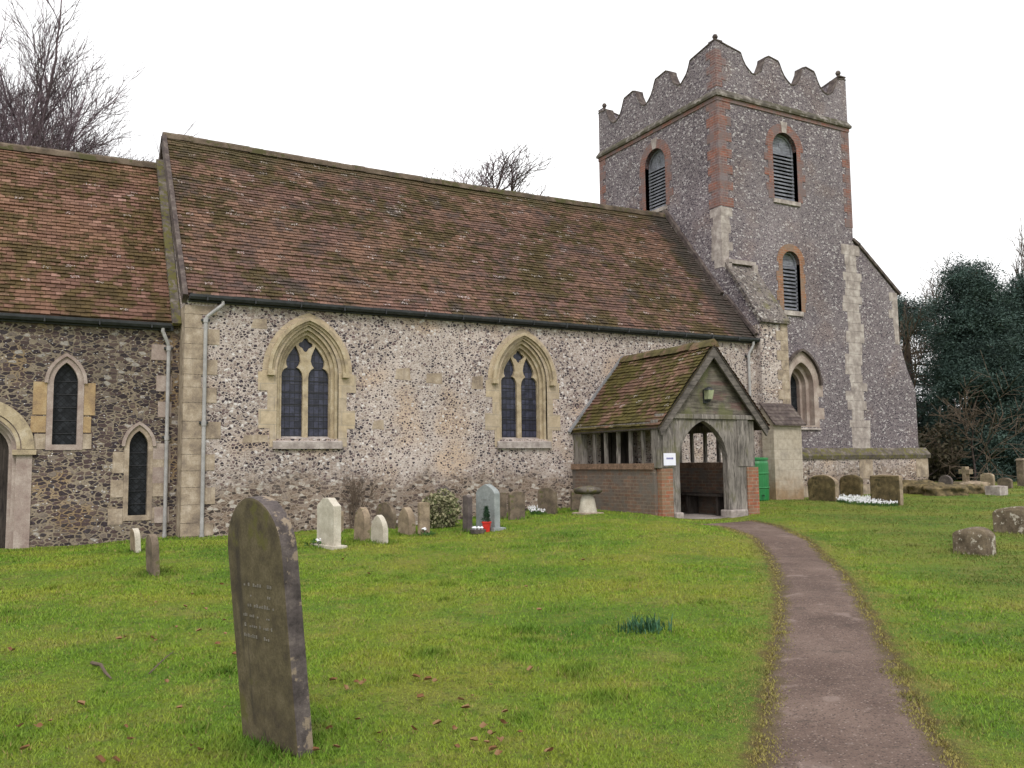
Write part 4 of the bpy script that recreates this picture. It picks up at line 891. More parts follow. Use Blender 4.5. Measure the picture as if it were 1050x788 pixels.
# by the tower
stonepx('square moss covered headstone nearest the lower buttress of the tower', 829, 860, 487, 514, .16, 'segment', 'gs_moss', edge='gs_tan', bev=.05, warp=.03)
stonepx('dark mossy headstone between the two squarer ones by the tower', 862, 885, 487, 509, .14, 'segment', 'gs_moss', bev=.05, warp=.03)
stonepx('square moss covered headstone behind the right end of the snowdrops', 893, 926, 487, 517, .16, 'square', 'gs_moss', edge='gs_tan', bev=.05, warp=.03)
stonepx('low lichen spotted round topped headstone sunk in the grass', 978, 1021, 541, 568, .3, 'segment', 'gs_lichen', yaw=R(10), bev=.07, warp=.04)
stonepx('broad lichen spotted headstone at the right edge of the lawn', 1021, 1062, 519, 547, .22, 'segment', 'gs_lichen', yaw=R(10), bev=.05, warp=.04)
def far(px_, py_, hpx, wpx, kind, mt, lab, t=.12, face='S', bev=.012):
    stonepx(lab, px_-wpx/2, px_+wpx/2, py_-hpx, py_, t, kind, mt, face='E', bev=bev)
far(970, 498, 10, 14, 'round', 'gs_dark', 'small grey rounded headstone at the far end of the rubble mound')
far(1013, 500, 14, 14, 'segment', 'gs_tan', 'tan headstone right of the stone cross', bev=.03)
far(1031, 501, 11, 14, 'segment', 'gs_brown', 'far brown headstone before the dark trees')
far(1022, 508, 10, 21, 'square', 'quoin_grey', 'low squared grey stone block in front of the far headstones', t=.4)
pc = G(991, 499); dep = Vector((pc.x, pc.y, pc.z-EYE)).dot(fw); hh = 20*dep/FPX
cr_o = thing('stone_cross', 'small pale stone cross on a stepped base before the dark trees', 'gravestone', pc)
s = MB(); s.box(-.08, .08, -.1, .1, .15, hh); s.box(-.079, .079, -.3, .3, hh*.62, hh*.62+.17); s.build('cross', M['gs_tan'], cr_o, bevel=.01, world=False); s = MB(); s.box(-.3, .3, -.35, .35, -.1, .16); s.build('base', M['gs_tan'], cr_o, bevel=.02, world=False); cr_o.rotation_euler.z = R(-20)
gp = G(1049, 499); gpo = thing('gate_post', 'weathered grey post at the right edge of the churchyard', 'post', gp)
s = MB(); s.box(-.13, .13, -.13, .13, -.2, .95); s.build('shaft', M['gs_brown'], gpo, bevel=.01, world=False); s = MB(); s.hexa([(-.16, -.16, .95), (.16, -.16, .95), (.16, .16, .95), (-.16, .16, .95)], [(-.1, -.1, 1.03), (.1, -.1, 1.03), (.1, .1, 1.03), (-.1, .1, 1.03)]); s.build('cap', M['gs_brown'], gpo, world=False)
# low rubble mound
def boulder(name, label, cat, p, sx, sy, sz, mt, seed=0, yaw=0, kind=None, group=None):
    bm = bmesh.new(); bmesh.ops.create_icosphere(bm, subdivisions=4, radius=1)
    for v in bm.verts:
        q = v.co.normalized(); q = Vector([math.copysign(abs(c_)**.6, c_) for c_ in q]); k = 1+.28*mnoise.noise(q*1.8+Vector((seed, 0, 0)))+.1*mnoise.noise(q*6+Vector((seed, 4, 0)))
        v.co = Vector((q.x*sx*k, q.y*sy*k, q.z*sz*k))
    me = bpy.data.meshes.new(name); bm.to_mesh(me); bm.free(); me.materials.append(M[mt]); me.polygons.foreach_set('use_smooth', [True]*len(me.polygons))
    o = bpy.data.objects.new(name, me); COL.objects.link(o); o.location = p; o.rotation_euler.z = yaw; return tag(o, label, cat, group, kind)
for i, (px_, py_, a, b_, lab) in enumerate(((934, 505, .75, .42, 'dark rough boulder against the foot of the tower plinth'), (952, 506, .6, .33, 'low dark boulder left of centre in the row beyond the tower'), (969, 506.5, .6, .3, 'flat dark boulder in the middle of the row beyond the tower'), (987, 507, .55, .27, 'last low boulder of the row, below the stone cross'), (1000, 503, .4, .3, 'pale edged boulder right of the stone cross'))):
    boulder('boulder', lab, 'boulder', G(px_, py_)+Vector((0, 0, .06)), a, .4, b_*.72, 'gs_moss' if i < 4 else 'gs_tan', i*3, R(-35), group='boulders beyond the tower')
# staddle stone
sp_ = Vector((10.36, 15.35, gz(10.36, 15.35))); st_ = thing('staddle_stone', 'mushroom shaped staddle stone with mossy flat cap beside the porch', 'staddle stone', sp_)
s = MB(); s.lathe((0, 0, 0), [(.20, -.1), (.19, .05), (.15, .3), (.10, .42)], 14); s.build('stem', M['gs_white'], st_, smooth=True, world=False)
s = MB(); s.box(-.24, .24, -.24, .24, -.1, .03); s.build('base', M['quoin'], st_, bevel=.015, world=False)
s = MB(); s.lathe((0, 0, .40), [(.12, 0), (.24, .02), (.29, .05), (.295, .09), (.26, .13), (.15, .155), (.05, .16)], 20); cp = s.build('cap', M['mossy_stone'], st_, smooth=True, world=False)
for v in cp.data.vertices: v.co += Vector((mnoise.noise(v.co*6), mnoise.noise(v.co*6+Vector((3, 0, 0))), .6*mnoise.noise(v.co*5)))*.05

# =================================================================== PLANTS
def leaf_mesh(pts, size, tints, flat=.0, asp=.45, rng=RNG):
    """many small pointed leaves at pts; returns (verts, faces, tint)"""
    n_ = len(pts); d = rng.normal(size=(n_, 3)); d[:, 2] *= (1-flat); d /= np.linalg.norm(d, axis=1)[:, None]+1e-9
    e = rng.normal(size=(n_, 3)); s_ = np.cross(d, e); s_ /= np.linalg.norm(s_, axis=1)[:, None]+1e-9
    L = size*rng.uniform(.6, 1.4, (n_, 1)); a = pts; b = pts+d*L*.5+s_*L*asp*.5; c = pts+d*L; e2 = pts+d*L*.5-s_*L*asp*.5
    V = np.stack([a, b, c, e2], 1).reshape(-1, 3); F = np.arange(n_*4).reshape(n_, 4); T = np.repeat(tints, 4, 0)
    return V, F, T
def fastmesh(name, V, F, mats, parent=None, tint=None, mi=None):
    me = bpy.data.meshes.new(name); k = F.shape[1]; me.vertices.add(len(V)); me.vertices.foreach_set('co', np.asarray(V, np.float32).ravel())
    me.loops.add(F.size); me.loops.foreach_set('vertex_index', F.ravel().astype(np.int32)); me.polygons.add(len(F)); me.polygons.foreach_set('loop_start', np.arange(0, F.size, k, dtype=np.int32))
    try: me.polygons.foreach_set('loop_total', np.full(len(F), k, np.int32))
    except Exception: pass
    for q in (mats if isinstance(mats, (list, tuple)) else [mats]): me.materials.append(q)
    if mi is not None: me.polygons.foreach_set('material_index', mi)
    me.update(calc_edges=True)
    if tint is not None:
        a = me.color_attributes.new('tint', 'FLOAT_COLOR', 'POINT'); t = np.ones((len(V), 4), np.float32); t[:, :3] = tint; a.data.foreach_set('color', t.ravel())
    o = bpy.data.objects.new(name, me); COL.objects.link(o); o.parent = parent; return o
def grow(mbT, mbC, p, d, L, r, lvl, rnd, maxl=6, spread=.45, upb=.12, ratio=.72, kids=(2, 3), wob=.12, split=2, rmin=.008):
    """recursive bare branch; thick ones go to mbT, twigs to mbC"""
    pts = [p.copy()]; rr = [r]; n_ = 4 if lvl < 3 else 3; q = p.copy(); dd = d.copy()
    for i in range(n_):
        dd = (dd+Vector((rnd.gauss(0, wob), rnd.gauss(0, wob), rnd.gauss(0, wob)+upb*.3))).normalized(); q = q+dd*L/n_; pts.append(q.copy()); rr.append(max(rmin*.7, r*(1-.35*(i+1)/n_)))
    (mbT if lvl < split else mbC).tube(pts, rr, 7 if lvl < 2 else (5 if lvl < 4 else 3), cap=False)
    if lvl >= maxl: return
    k = rnd.randint(*kids)+(1 if lvl > 1 else 0)
    for j in range(k):
        t = 1 if j == 0 else rnd.uniform(.35, .95); b_ = pts[-1] if j == 0 else pts[0].lerp(pts[-1], t) if n_ < 1 else pts[max(1, int(t*n_))]
        ax = Vector((rnd.gauss(0, 1), rnd.gauss(0, 1), rnd.gauss(0, 1))); ax = ax.cross(dd).normalized(); an = rnd.gauss(spread*(.45 if j == 0 else 1.15), .12)
        nd = (Matrix.Rotation(an, 3, ax) @ dd); nd.z += upb; nd.normalize()
        grow(mbT, mbC, b_, nd, L*ratio*rnd.uniform(.8, 1.15), max(rmin, r*(.68 if j == 0 else .5)), lvl+1, rnd, maxl, spread, upb, ratio, kids, wob, split, rmin)
def bare_tree(label, x, y, H, seed, r=.3, maxl=7, first=.3, spread=.42, group=None, mt='twig', rmin=.012, stems=1, kids=(2, 3), ratio=.74, upb=.1, top=None, flat=False):
    z = gz(x, y); o = thing('bare_tree', label, 'tree', (x, y, z), group); rnd = random.Random(seed); T_ = MB(); C_ = MB()
    for k in range(stems):
        a = rnd.uniform(0, 6.28); lean = .0 if stems == 1 else .16
        grow(T_, C_, Vector((.35*math.cos(a)*(stems > 1), .35*math.sin(a)*(stems > 1), -.3)), Vector((math.cos(a)*lean, math.sin(a)*lean, 1)).normalized(), H*first, r, 0, rnd, maxl, spread, upb, ratio, kids, .08, 2, rmin)
    fit(o, T_, C_, top, flat); T_.build('trunk', M['bark'], o, norm=False, world=False, smooth=True); C_.build('crown', M[mt], o, norm=False, world=False)
    return o
def fit(o, T_, C_, top, flat=False):
    if top is None: return
    k = (top-o.location.z)/max(v[2] for v in C_.v)
    for mb in (T_, C_): mb.v = [(v[0]*k, v[1]*k, v[2]*k) for v in mb.v]
    if flat:
        Z = top-o.location.z
        for mb in (T_, C_): mb.v = [(v[0], v[1], Z*(1-max(0, 1-v[2]/Z)**1.7)) for v in mb.v]
def topz(px, py, dist): return EYE+at(px, py, dist).z
def at(px, py, dist):
    d = ray(px, py); return d*(dist/math.hypot(d.x, d.y))
def fan_tree(label, px_, dist, stems, seed, L, r=.2, top=None):
    """leafless tree whose upright stems fan out from the foot; stems = sideways leans"""
    p = at(px_, 300, dist); z = gz(p.x, p.y); o = thing('bare_tree', label, 'tree', (p.x, p.y, z), 'bare trees behind the church'); rnd = random.Random(seed); T_ = MB(); C_ = MB()
    side = Vector((p.y, -p.x, 0)).normalized()
    for ln, k in stems:
        grow(T_, C_, Vector((ln*1.2, rnd.uniform(-.2, .2), -.3)), (Vector((0, rnd.uniform(-.12, .12), 1))+side*ln).normalized(), L*k, r*k, 0, rnd, 7, .42, .04, .71, (2, 3) if k < .8 else (2, 4), .09, 2, .0085)
    fit(o, T_, C_, top); T_.build('trunk', M['twig'], o, norm=False, world=False); C_.build('crown', M['twig'], o, norm=False, world=False)
fan_tree('bare tree of several upright stems fanning out behind the chancel roof', 22, 44, ((-.25, .95), (-.1, 1.05), (.0, 1.08), (.08, 1.0), (.16, .9), (.25, .76), (.34, .58)), 3, 6.7, top=topz(20, 2, 44))
fan_tree('tallest bare tree, cut by the left edge behind the chancel roof', -50, 38, ((-.1, 1.0), (.04, .95)), 8, 8.2, top=topz(-50, -60, 38))
p = at(464, 300, 44); bare_tree('bare tree whose top twigs show above the middle of the nave ridge', p.x, p.y, 18.6, 12, .3, 7, .26, .55, rmin=.014, flat=True, top=topz(490, 182, 44), group='bare trees behind the church')
p = at(601, 300, 50); bare_tree('bare tree just showing between the nave ridge and the tower', p.x, p.y, 25, 17, .3, 7, .26, .55, rmin=.016, flat=True, top=topz(604, 186, 50), group='bare trees behind the church')

def conifer(label, x, y, H, Rr, seed, dens=1.0, mt='yew', gapp=.0, lean=0, leaf=.13):
    z = gz(x, y); o = thing('conifer', label, 'tree', (x, y, z), 'dark trees beyond the tower'); rnd = random.Random(seed); rg = np.random.default_rng(seed)
    T_ = MB(); C_ = MB(); T_.tube([(0, 0, -.3), (.05, .1, H*.4), (-.1, .05, H*.75), (0, 0, H*.96)], [.45, .34, .18, .05], 9); T_.build('trunk', M['bark'], o, norm=False, world=False, smooth=True)
    P = []; TT = []; nb_ = int(95*dens)
    for i in range(nb_):
        t = rnd.random()**.85; h = H*(.06+.92*t); prof = (math.sin(math.pi*min(1, (1-t)*.9+.12)**.6)**.7)
        rad = Rr*(.35+.65*(1-t)**.55)*rnd.uniform(.65, 1.12); a = rnd.uniform(0, 6.283)
        p0 = Vector((0, 0, h)); dx = Vector((math.cos(a), math.sin(a), 0)); up_ = rnd.uniform(.0, .3) if t > .4 else rnd.uniform(-.12, .2)
        pts = [p0+dx*rad*s+Vector((0, 0, rad*(up_*s-.28*s*s))) for s in (0, .3, .6, .85, 1)]
        C_.tube(pts, [.07, .05, .035, .02, .01], 4, cap=False)
        ncl = int(9+rad*5)
        for j in range(ncl):
            s = rnd.uniform(.35, 1.03); c_ = p0+dx*rad*s+Vector((0, 0, rad*(up_*s-.28*s*s))); w2 = .22*rad*(1.15-s)+.16
            side = Vector((-dx.y, dx.x, 0))*rnd.gauss(0, w2*1.3)+Vector((0, 0, rnd.gauss(0, .28))); cc = np.array(c_+side); k = int(95*dens)
            q = rg.normal(size=(k, 3))*np.array([.27, .27, .17]); q[:, 2] -= .25*(q[:, 0]**2+q[:, 1]**2); P.append(cc+q); TT.append(np.tile([[min(1, max(0, rg.normal(.25+.5*max(0, q_[2]+.1), .2))), .5, .5] for q_ in q[:1]], (k, 1))+rg.uniform(-.15, .15, (k, 3)))
    P = np.concatenate(P); TT = np.clip(np.concatenate(TT), 0, 1)
    V, F, T2 = leaf_mesh(P, leaf, TT, .3, .3, rg)
    cr_ = fastmesh('crown', V, F, M[mt], o, T2); C_.build('boughs', M['twig_brown'], cr_, norm=False, world=False)
    return o
def attree(px, dist): d = ray(px, 480); k = dist/math.hypot(d.x, d.y); return d.x*k, d.y*k
x, y = attree(1006, 46); conifer('tallest dark blue green conifer beyond the tower', x, y, 9.9, 2.9, 21, 1.1)
x, y = attree(1078, 48); conifer('dark conifer cut by the right edge of the photo', x, y, 9.7, 3.3, 22, 1.0)
x, y = attree(938, 52); conifer('lower sparse dark conifer beside the tower buttress', x, y, 10.0, 2.5, 23, .6)
x, y = attree(1140, 50); conifer('dark conifer furthest right beyond the churchyard', x, y, 11.4, 4.0, 25, .8)
for (px_, dist, H, seed, lab) in ((1040, 50, 14.3, 31, 'leafless tree rising above the right hand conifer'), (935, 47, 9.5, 33, 'small leafless tree before the sparse conifer by the tower'), (985, 55, 13.5, 36, 'thin leafless tree behind the tallest conifer'), (950, 43, 3.4, 38, 'tangled bare thorn tree in front of the dark conifers'), (1000, 43, 5.0, 39, 'sparse bare sapling in front of the tallest conifer')):
    x, y = attree(px_, dist); bare_tree(lab, x, y, H, seed, .16 if H > 8 else .06, 6 if H > 8 else 5, .3, .5 if H > 8 else .85, mt='twig_brown', rmin=.014, group='bare trees beyond the tower', ratio=.74 if H > 8 else .85, upb=.1 if H > 8 else .02)
# undergrowth and far wood
def shrubmass(name, pts, size, mt, seed, kind, label=None, cat=None, n_=26000, tmean=.35):
    rg = np.random.default_rng(seed); c_ = np.array([p[:3] for p in pts]); rr = np.array([p[3:6] for p in pts]); k = rg.integers(0, len(pts), n_)
    q = rg.normal(size=(n_, 3)); q /= np.linalg.norm(q, axis=1)[:, None]; q *= rg.uniform(.55, 1.05, (n_, 1)); P = c_[k]+q*rr[k]; P = P[P[:, 2] > c_[:, 2].min()-1.2]
    t = np.clip(rg.normal(tmean, .22, (len(P), 1)), 0, 1)*np.ones((1, 3)); V, F, T2 = leaf_mesh(P, size, t, 0, .5, rg); o = fastmesh(name, V, F, M[mt], None, T2)
    return tag(o, label, cat, None, kind)
pts = []; rnd = random.Random(4)
for i in range(46):
    px_ = 915+i*6.5; x, y = attree(px_, rnd.uniform(48, 60)); pts.append((x, y, gz(x, y)+rnd.uniform(.3, 1.4), rnd.uniform(1.2, 2.2), rnd.uniform(1.2, 2.2), rnd.uniform(1.0, 2.4)))
shrubmass('undergrowth', pts, .3, 'yew', 5, 'stuff', 'dense dark undergrowth along the foot of the conifers', 'undergrowth', 60000)
pts = []
for i in range(10):
    px_ = 925+i*5+rnd.uniform(-3, 3); x, y = attree(px_, rnd.uniform(43, 47)); pts.append((x, y, gz(x, y)+rnd.uniform(.3, 1.7), rnd.uniform(.5, 1.1), rnd.uniform(.5, 1.1), rnd.uniform(.5, 1.1)))
o = shrubmass('bramble_thicket', pts, .2, 'yew_brown', 6, None, 'brownish tangled thicket beside the tower plinth', 'bush', 9000)
pts = []
for i in range(150):
    a = rnd.uniform(-95, 100); dd = rnd.uniform(120, 170); x = dd*math.sin(R(a)); y = dd*math.cos(R(a)); pts.append((x, y, 1.5, rnd.uniform(4, 9), rnd.uniform(4, 9), rnd.uniform(3, 8)))
shrubmass('far_woodland', pts, 1.2, 'yew_brown', 7, 'stuff', 'distant winter woodland round the churchyard', 'woodland', 50000)
# variegated bush
pb = G(460, 542); rg = np.random.default_rng(3); n_ = 3600; q = rg.normal(size=(n_, 3)); q /= np.linalg.norm(q, axis=1)[:, None]; q *= rg.uniform(.4, 1.05, (n_, 1))**.6; q *= np.array([.36, .36, .36]); q[:, 2] += .3
lump = np.array([mnoise.noise(Vector(v)*5) for v in q]); q *= (1+.35*lump)[:, None]; q = q[q[:, 2] > 0]
bush = thing('variegated_bush', 'rounded bush of cream variegated leaves between headstones by the wall', 'bush', pb+Vector((.0, .3, 0)))
V, F, T2 = leaf_mesh(q, .06, np.clip(rg.normal(.45, .3, (len(q), 1)), 0, 1)*np.ones((1, 3)), 0, .6, rg); fastmesh('foliage', V, F, M['varieg'], bush, T2)
s = MB(); [s.tube([(0, 0, -.05), (.1*math.cos(a), .1*math.sin(a), .2), (.22*math.cos(a), .22*math.sin(a), .5)], [.015, .01, .005], 5) for a in (0, 1.3, 2.6, 3.9, 5.1)]; s.build('stems', M['twig_brown'], bush, world=False)
# bare shrub on the wall
ps = G(362, 546); d_ = ray(362, 500); k = (D-.12)/d_.y; x = d_.x*k
shr = thing('bare_shrub', 'leafless brown climbing shrub against the nave wall right of the first window', 'shrub', (x, D-.14, gz(x, D-.14))); T_ = MB(); C_ = MB(); rnd = random.Random(5)
for i in range(6): grow(T_, C_, Vector((rnd.uniform(-.12, .12), 0, 0)), Vector((rnd.gauss(0, .25), -.02, 1)).normalized(), .42, .012, 0, rnd, 4, .4, .1, .72, (2, 3), .12, 2, .003)
for mb in (T_, C_): mb.v = [(a, -abs(b_)*.2-.01, c_) for a, b_, c_ in mb.v]
T_.build('stems', M['twig_brown'], shr, norm=False, world=False); C_.build('twigs', M['twig_brown'], shr, norm=False, world=False)
# potted plant at the grey stone
pp = G(499, 548.5); po = thing('potted_plant', 'little conical evergreen in a red pot before the smooth grey headstone', 'potted plant', pp)
s = MB(); s.lathe((0, 0, 0), [(.055, 0), (.08, .16), (.09, .16), (.09, .185), (.07, .185)], 14); s.build('pot', M['red'], po, world=False, smooth=False)
rg = np.random.default_rng(8); n_ = 700; t = rg.random(n_)**.8; a = rg.uniform(0, 6.28, n_); r_ = .095*(1-t)**.8*rg.uniform(.5, 1.1, n_); q = np.stack([r_*np.cos(a)*.8, r_*np.sin(a)*.8, .18+.27*t], 1)
V, F, T2 = leaf_mesh(q, .04, np.full((n_, 3), .3), -.5, .3, rg); fastmesh('foliage', V, F, M['darkgreen'], po)
pv = G(490, 549); fl_ = thing('flower_tray', 'low tray of white flowers and stones left of the red pot', 'flowers', pv)
s = MB(); s.lathe((0, 0, 0), [(.13, 0), (.15, .07), (.12, .07)], 10); s.build('bowl', M['gs_dark'], fl_, world=False); s = MB()
for k in range(7): a = k*.9; s.lathe((.08*math.cos(a), .08*math.sin(a), .07), [(.01, 0), (.035, .03), (.01, .05)], 6)
s.build('petals', M['white'], fl_, world=False)
def posy(px_, py_, label, n_=10, sz=.16):
    p = G(px_, py_); o = thing('grave_flowers', label, 'flowers', p); rg = np.random.default_rng(int(px_)); q = rg.normal(size=(160, 3))*np.array([sz*.6, sz*.6, sz*.25]); q[:, 2] = abs(q[:, 2])
    V, F, T2 = leaf_mesh(q, .06, np.full((160, 3), .3), 0, .4, rg); fastmesh('leaves', V, F, M['stem'], o); s = MB()
    for k in range(n_): c_ = rg.normal(size=2)*sz*.45; s.lathe((c_[0], c_[1], .06+.05*rg.random()), [(.008, 0), (.028, .02), (.012, .035)], 6)
    s.build('blooms', M['white'], o, world=False)
posy(327, 560, 'white flowers in leaves at the foot of the pale upright headstone', 8); posy(373, 553, 'single white bloom and leaves before the ochre pointed headstone', 3, .1); posy(360, 548, 'low dark leafy clump left of the ochre pointed headstone', 0, .2) if False else None
posy(437, 549, 'white flowers lying before the plain square tan headstone', 6, .1)
def drops(label, x0, x1, y0, y1, n_, seed, h=.12, slope=0):
    """drift of small white nodding flowers between two rows of the lawn"""
    rg = np.random.default_rng(seed); V = []; F = []; mi = []
    for i in range(n_):
        t = rg.random(); yy = y0+(y1-y0)*rg.random(); yy += slope*t; p = G(x0+(x1-x0)*t, yy); hh = h*rg.uniform(.6, 1.1)
        for k in range(3):
            o = len(V); a = rg.uniform(0, 6.28); r_ = .045; V += [(p.x-.006, p.y, p.z), (p.x+.006, p.y, p.z), (p.x+r_*math.cos(a), p.y+r_*math.sin(a), p.z+hh*rg.uniform(.6, 1))]; V.append(V[-1]); F.append((o, o+1, o+2, o+3)); mi.append(0)
        o = len(V); a = rg.uniform(0, 6.28); c_ = (p.x+.02*math.cos(a), p.y+.02*math.sin(a), p.z+hh); s_ = .014
        V += [(c_[0], c_[1], c_[2]+.014)]+[(c_[0]+s_*math.cos(a+k*2.094), c_[1]+s_*math.sin(a+k*2.094), c_[2]-.02) for k in range(3)]
        F += [(o, o+1, o+2, o+2), (o, o+2, o+3, o+3), (o, o+3, o+1, o+1)]; mi += [1, 1, 1]
    V = np.array(V); me = bpy.data.meshes.new('snowdrops'); me.from_pydata(V.tolist(), [], [tuple(dict.fromkeys(f)) for f in F]); me.materials.append(M['stem']); me.materials.append(M['white'])
    me.polygons.foreach_set('material_index', mi); o = bpy.data.objects.new('snowdrops', me); COL.objects.link(o); return tag(o, label, 'flowers', None, 'stuff')
drops('drift of white snowdrops in front of the mossy headstones by the tower', 858, 921, 511, 517.5, 900, 1, slope=3)
drops('small patch of white snowdrops at the foot of the nave wall', 543, 561, 524, 528, 150, 2)
# daffodil leaves
dc = thing('daffodil_clump', 'clump of dark green daffodil leaves in the middle of the lawn', 'plant', G(661, 648)); s = MB(); rnd = random.Random(2); base = G(661, 648)
for i in range(190):
    p = G(661+max(-27, min(27, rnd.gauss(0, 14))), rnd.uniform(642, 651))-base; a = rnd.uniform(0, 6.28); h = rnd.uniform(.04, .15); l_ = rnd.uniform(.01, .09); w2 = .005
    c_, s_ = math.cos(a), math.sin(a); px, py, pz = p.x, p.y, p.z-.01
    s.add([(px-w2*s_, py+w2*c_, pz), (px+w2*s_, py-w2*c_, pz), (px+w2*s_+l_*.4*c_, py-w2*c_+l_*.4*s_, pz+h*.6), (px-w2*s_+l_*.4*c_, py+w2*c_+l_*.4*s_, pz+h*.6), (px+l_*c_, py+l_*s_, pz+h)], [(0, 1, 2, 3), (3, 2, 4)])
s.build('leaves', M['daff'], dc, norm=False, world=False)
# twigs and fallen leaves
def fallen(px0, py0, px1, py1, r_, lab):
    a = G(px0, py0); b_ = G(px1, py1); o = thing('fallen_twig', lab, 'twig', a); s = MB(); v = b_-a; s.tube([(0, 0, .015), v*.35+Vector((.02, .02, .035)), v*.7+Vector((0, -.01, .03)), v+Vector((0, 0, .02))], [r_, r_*.9, r_*.8, r_*.4], 6); s.build('wood', M['twig_brown'], o, world=False)
fallen(94, 682, 114, 699, .014, 'short pale stick lying in the left foreground grass'); fallen(153, 693, 178, 671, .006, 'thin dark curved twig lying in the left foreground grass')
n = NT('dead_leaf'); n.done(n.mix(n.ss(n.noise(3, 2), .4, .6), (.14, .06, .025), (.30, .2, .105)), None, rough=.8)
lfm = []
for k in range(4):
    rg = random.Random(k); pts = []; 
    for i in range(10):
        a = 2*math.pi*i/10; r_ = .03*(1+.35*math.cos(a))*(1 if i % 2 else .78); pts.append((r_*math.cos(a), r_*.75*math.sin(a), .006+abs(math.sin(a))*.014+rg.uniform(0, .006)))
    me = bpy.data.meshes.new('fallen_leaf'); me.from_pydata(pts+[(0, 0, .004)], [], [(i, (i+1) % 10, 10) for i in range(10)]); me.materials.append(n.m); lfm.append(me)
rnd = random.Random(17)
lp_ = [(372, 705), (372, 701), (52, 744), (83, 727), (471, 722), (505, 775), (512, 778), (447, 703), (190, 625), (197, 612), (228, 602), (205, 650), (222, 664), (240, 675), (160, 660), (128, 657), (502, 707), (545, 690), (430, 720)]
lp_ += [(rnd.uniform(5, 240), rnd.uniform(600, 785)) for _ in range(20)]+[(rnd.gauss(400, 50), rnd.gauss(715, 30)) for _ in range(16)]+[(rnd.gauss(500, 25), rnd.gauss(760, 12)) for _ in range(12)]+[(rnd.uniform(330, 620), rnd.uniform(570, 640)) for _ in range(8)]
for i, (px_, py_) in enumerate(lp_):
    o = bpy.data.objects.new('fallen_leaf', lfm[i % 4]); COL.objects.link(o); p = G(px_, py_); o.location = p+Vector((0, 0, .022)); o.rotation_euler = (rnd.gauss(0, .3), rnd.gauss(0, .3), rnd.uniform(0, 6.28)); sc1 = rnd.uniform(.6, 1.15); o.scale = (sc1,)*3
    tag(o, 'curled brown dead leaf lying on the lawn', 'leaf', 'dead leaves scattered over the lawn')

# =================================================================== GRASS
def grass_pts():
    out = []
    for (r0, r1, dens) in ((2.0, 5, 8500), (5, 8, 5500), (8, 12, 2600), (12, 17, 1200), (17, 26, 500), (26, 46, 110)):
        a0, a1 = R(-6), R(64); area = (a1-a0)*(r1*r1-r0*r0)/2; k = int(area*dens); rr = np.sqrt(RNG.uniform(r0*r0, r1*r1, k)); aa = RNG.uniform(a0, a1, k)
        out.append(np.stack([rr*np.sin(aa), rr*np.cos(aa), rr], 1))
    return np.concatenate(out)
P = grass_pts(); x, y, rr = P.T
keep = ~((y > D-.03) & (x > NX0-.02) & (x < 18.4)) & ~((y > CY-.03) & (x <= NX0)) & ~((x > 18.3) & (x < 25.6) & (y > TY-.18) & (y < TY1)) & ~((x > PX0) & (x < PX1) & (y > PY-.06) & (y < D))
keep &= ~((x > 11.55) & (x < 13.6) & (y > 13.9) & (y < 14.3))
keep &= ~((y > 24.2) & (x < 17.2)) & ~((x > 17.2) & (x < 18.3) & (y > 16.78) & (y < TY)) & ~((y > TY) & (x < 25) & (y > TY1))
x, y, rr = x[keep], y[keep], rr[keep]
sd_ = np.full(len(x), 9.); m_ = rr < 19; sd_[m_] = signed(x[m_], y[m_])
edn = .035*np.sin(x*5.3+y*3.1)+.03*np.sin(x*11.7-y*9.3+1)+.02*np.sin(y*23+x*7)
keep = sd_ > -.045+edn*1.4-RNG.exponential(.055, len(x))*(RNG.random(len(x)) < .4); x, y, rr, sd_ = x[keep], y[keep], rr[keep], sd_[keep]; n_ = len(x)
z = hgt(x, y)-.008
nz = np.sin(x*1.9+1.3*np.sin(y*1.1))*np.sin(y*2.3+1.7*np.sin(x*.9)); nz2 = np.sin(x*7.1+2*np.sin(y*3))*np.sin(y*6.3+2*np.sin(x*4))
H = (.020+.004*nz+.004*nz2)*RNG.uniform(.55, 1.5, n_)*(1+.012*rr); H *= np.clip(.5+sd_*2.2, .5, 1)
tuft_shade = np.zeros(n_)                                         # longer uncut grass and painted contact shade at the foot of stones and walls
for o in list(COL.objects):
    if o.parent is None and o.name.split('.')[0] in ('headstone', 'grave_marker', 'stone_cross', 'boulder'):
        tuft_shade = np.maximum(tuft_shade, np.exp(-((x-o.location.x)**2+(y-o.location.y)**2)/(.32**2)))
tuft_shade = np.maximum(tuft_shade, .8*np.exp(-np.abs(y-D)/.15)*(x < PX0))
cl = np.zeros(n_)
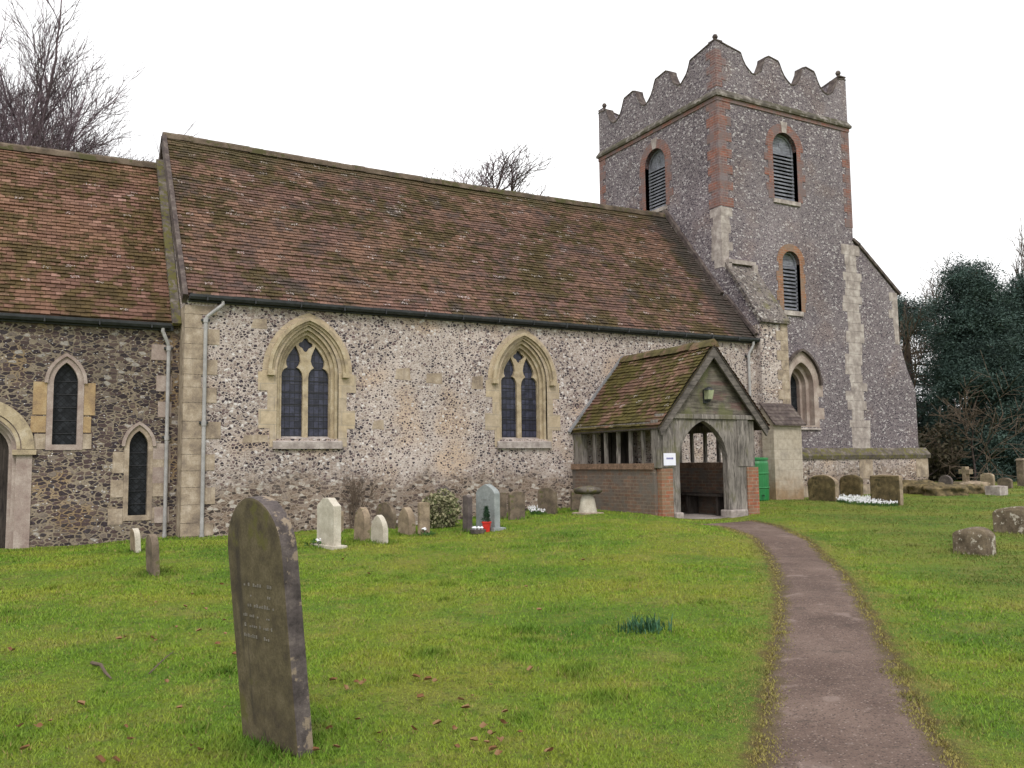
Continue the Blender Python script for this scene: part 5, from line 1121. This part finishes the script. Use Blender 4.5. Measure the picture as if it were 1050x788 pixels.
for _ in range(260):
    r_ = math.sqrt(RNG.uniform(6, 240)); a_ = RNG.uniform(R(-4), R(62)); cl = np.maximum(cl, RNG.uniform(.25, .7)*np.exp(-((x-r_*math.sin(a_))**2+(y-r_*math.cos(a_))**2)/RNG.uniform(.05, .16)**2))
tuft_shade = np.maximum(tuft_shade, cl); H *= 1+1.6*tuft_shade; H = np.clip(H, .013, .2)
W_ = np.clip(.0016+.0005*rr, .0022, .03)*RNG.uniform(.7, 1.3, n_)
a = RNG.uniform(0, 6.283, n_); b = RNG.uniform(0, 6.283, n_); ln = H*RNG.uniform(.25, 1.1, n_)
dx, dy = np.cos(a)*W_, np.sin(a)*W_
V = np.stack([np.stack([x-dx, y-dy, z], 1), np.stack([x+dx, y+dy, z], 1), np.stack([x+np.cos(b)*ln, y+np.sin(b)*ln, z+H], 1)], 1).reshape(-1, 3)
tn = np.stack([RNG.random(n_), np.clip(sd_, 0, 9), tuft_shade], 1); tn = np.repeat(tn, 3, 0)
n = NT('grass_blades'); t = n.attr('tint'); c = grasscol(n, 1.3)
c = n.mix(n.ma('MULTIPLY', n.ss(n.sep(t, 0), .0, 1.), .5), c, (.22, .29, .06)); c = n.mix(n.ma('GREATER_THAN', n.sep(t, 0), .955), c, (.26, .19, .08))
c = n.mix(n.ma('MULTIPLY', n.ss(n.ma('ADD', n.sep(t, 1), n.ma('MULTIPLY', n.noise(3, 3), .4)), .55, .25), .8), c, (.25, .195, .07))
c = n.mix(n.ma('MULTIPLY', n.sep(t, 2), .75), c, (.02, .085, .012))  # long tufts are darker green; round stones this paints in contact shade
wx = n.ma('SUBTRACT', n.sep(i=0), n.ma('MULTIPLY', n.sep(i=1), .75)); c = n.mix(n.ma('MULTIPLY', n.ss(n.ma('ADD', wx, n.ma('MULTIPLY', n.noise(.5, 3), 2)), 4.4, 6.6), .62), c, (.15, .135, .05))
n.done(c, None, rough=.7, spec=.15)
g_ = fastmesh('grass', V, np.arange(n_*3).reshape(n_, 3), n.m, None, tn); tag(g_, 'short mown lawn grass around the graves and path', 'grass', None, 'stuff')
print('blades', n_)
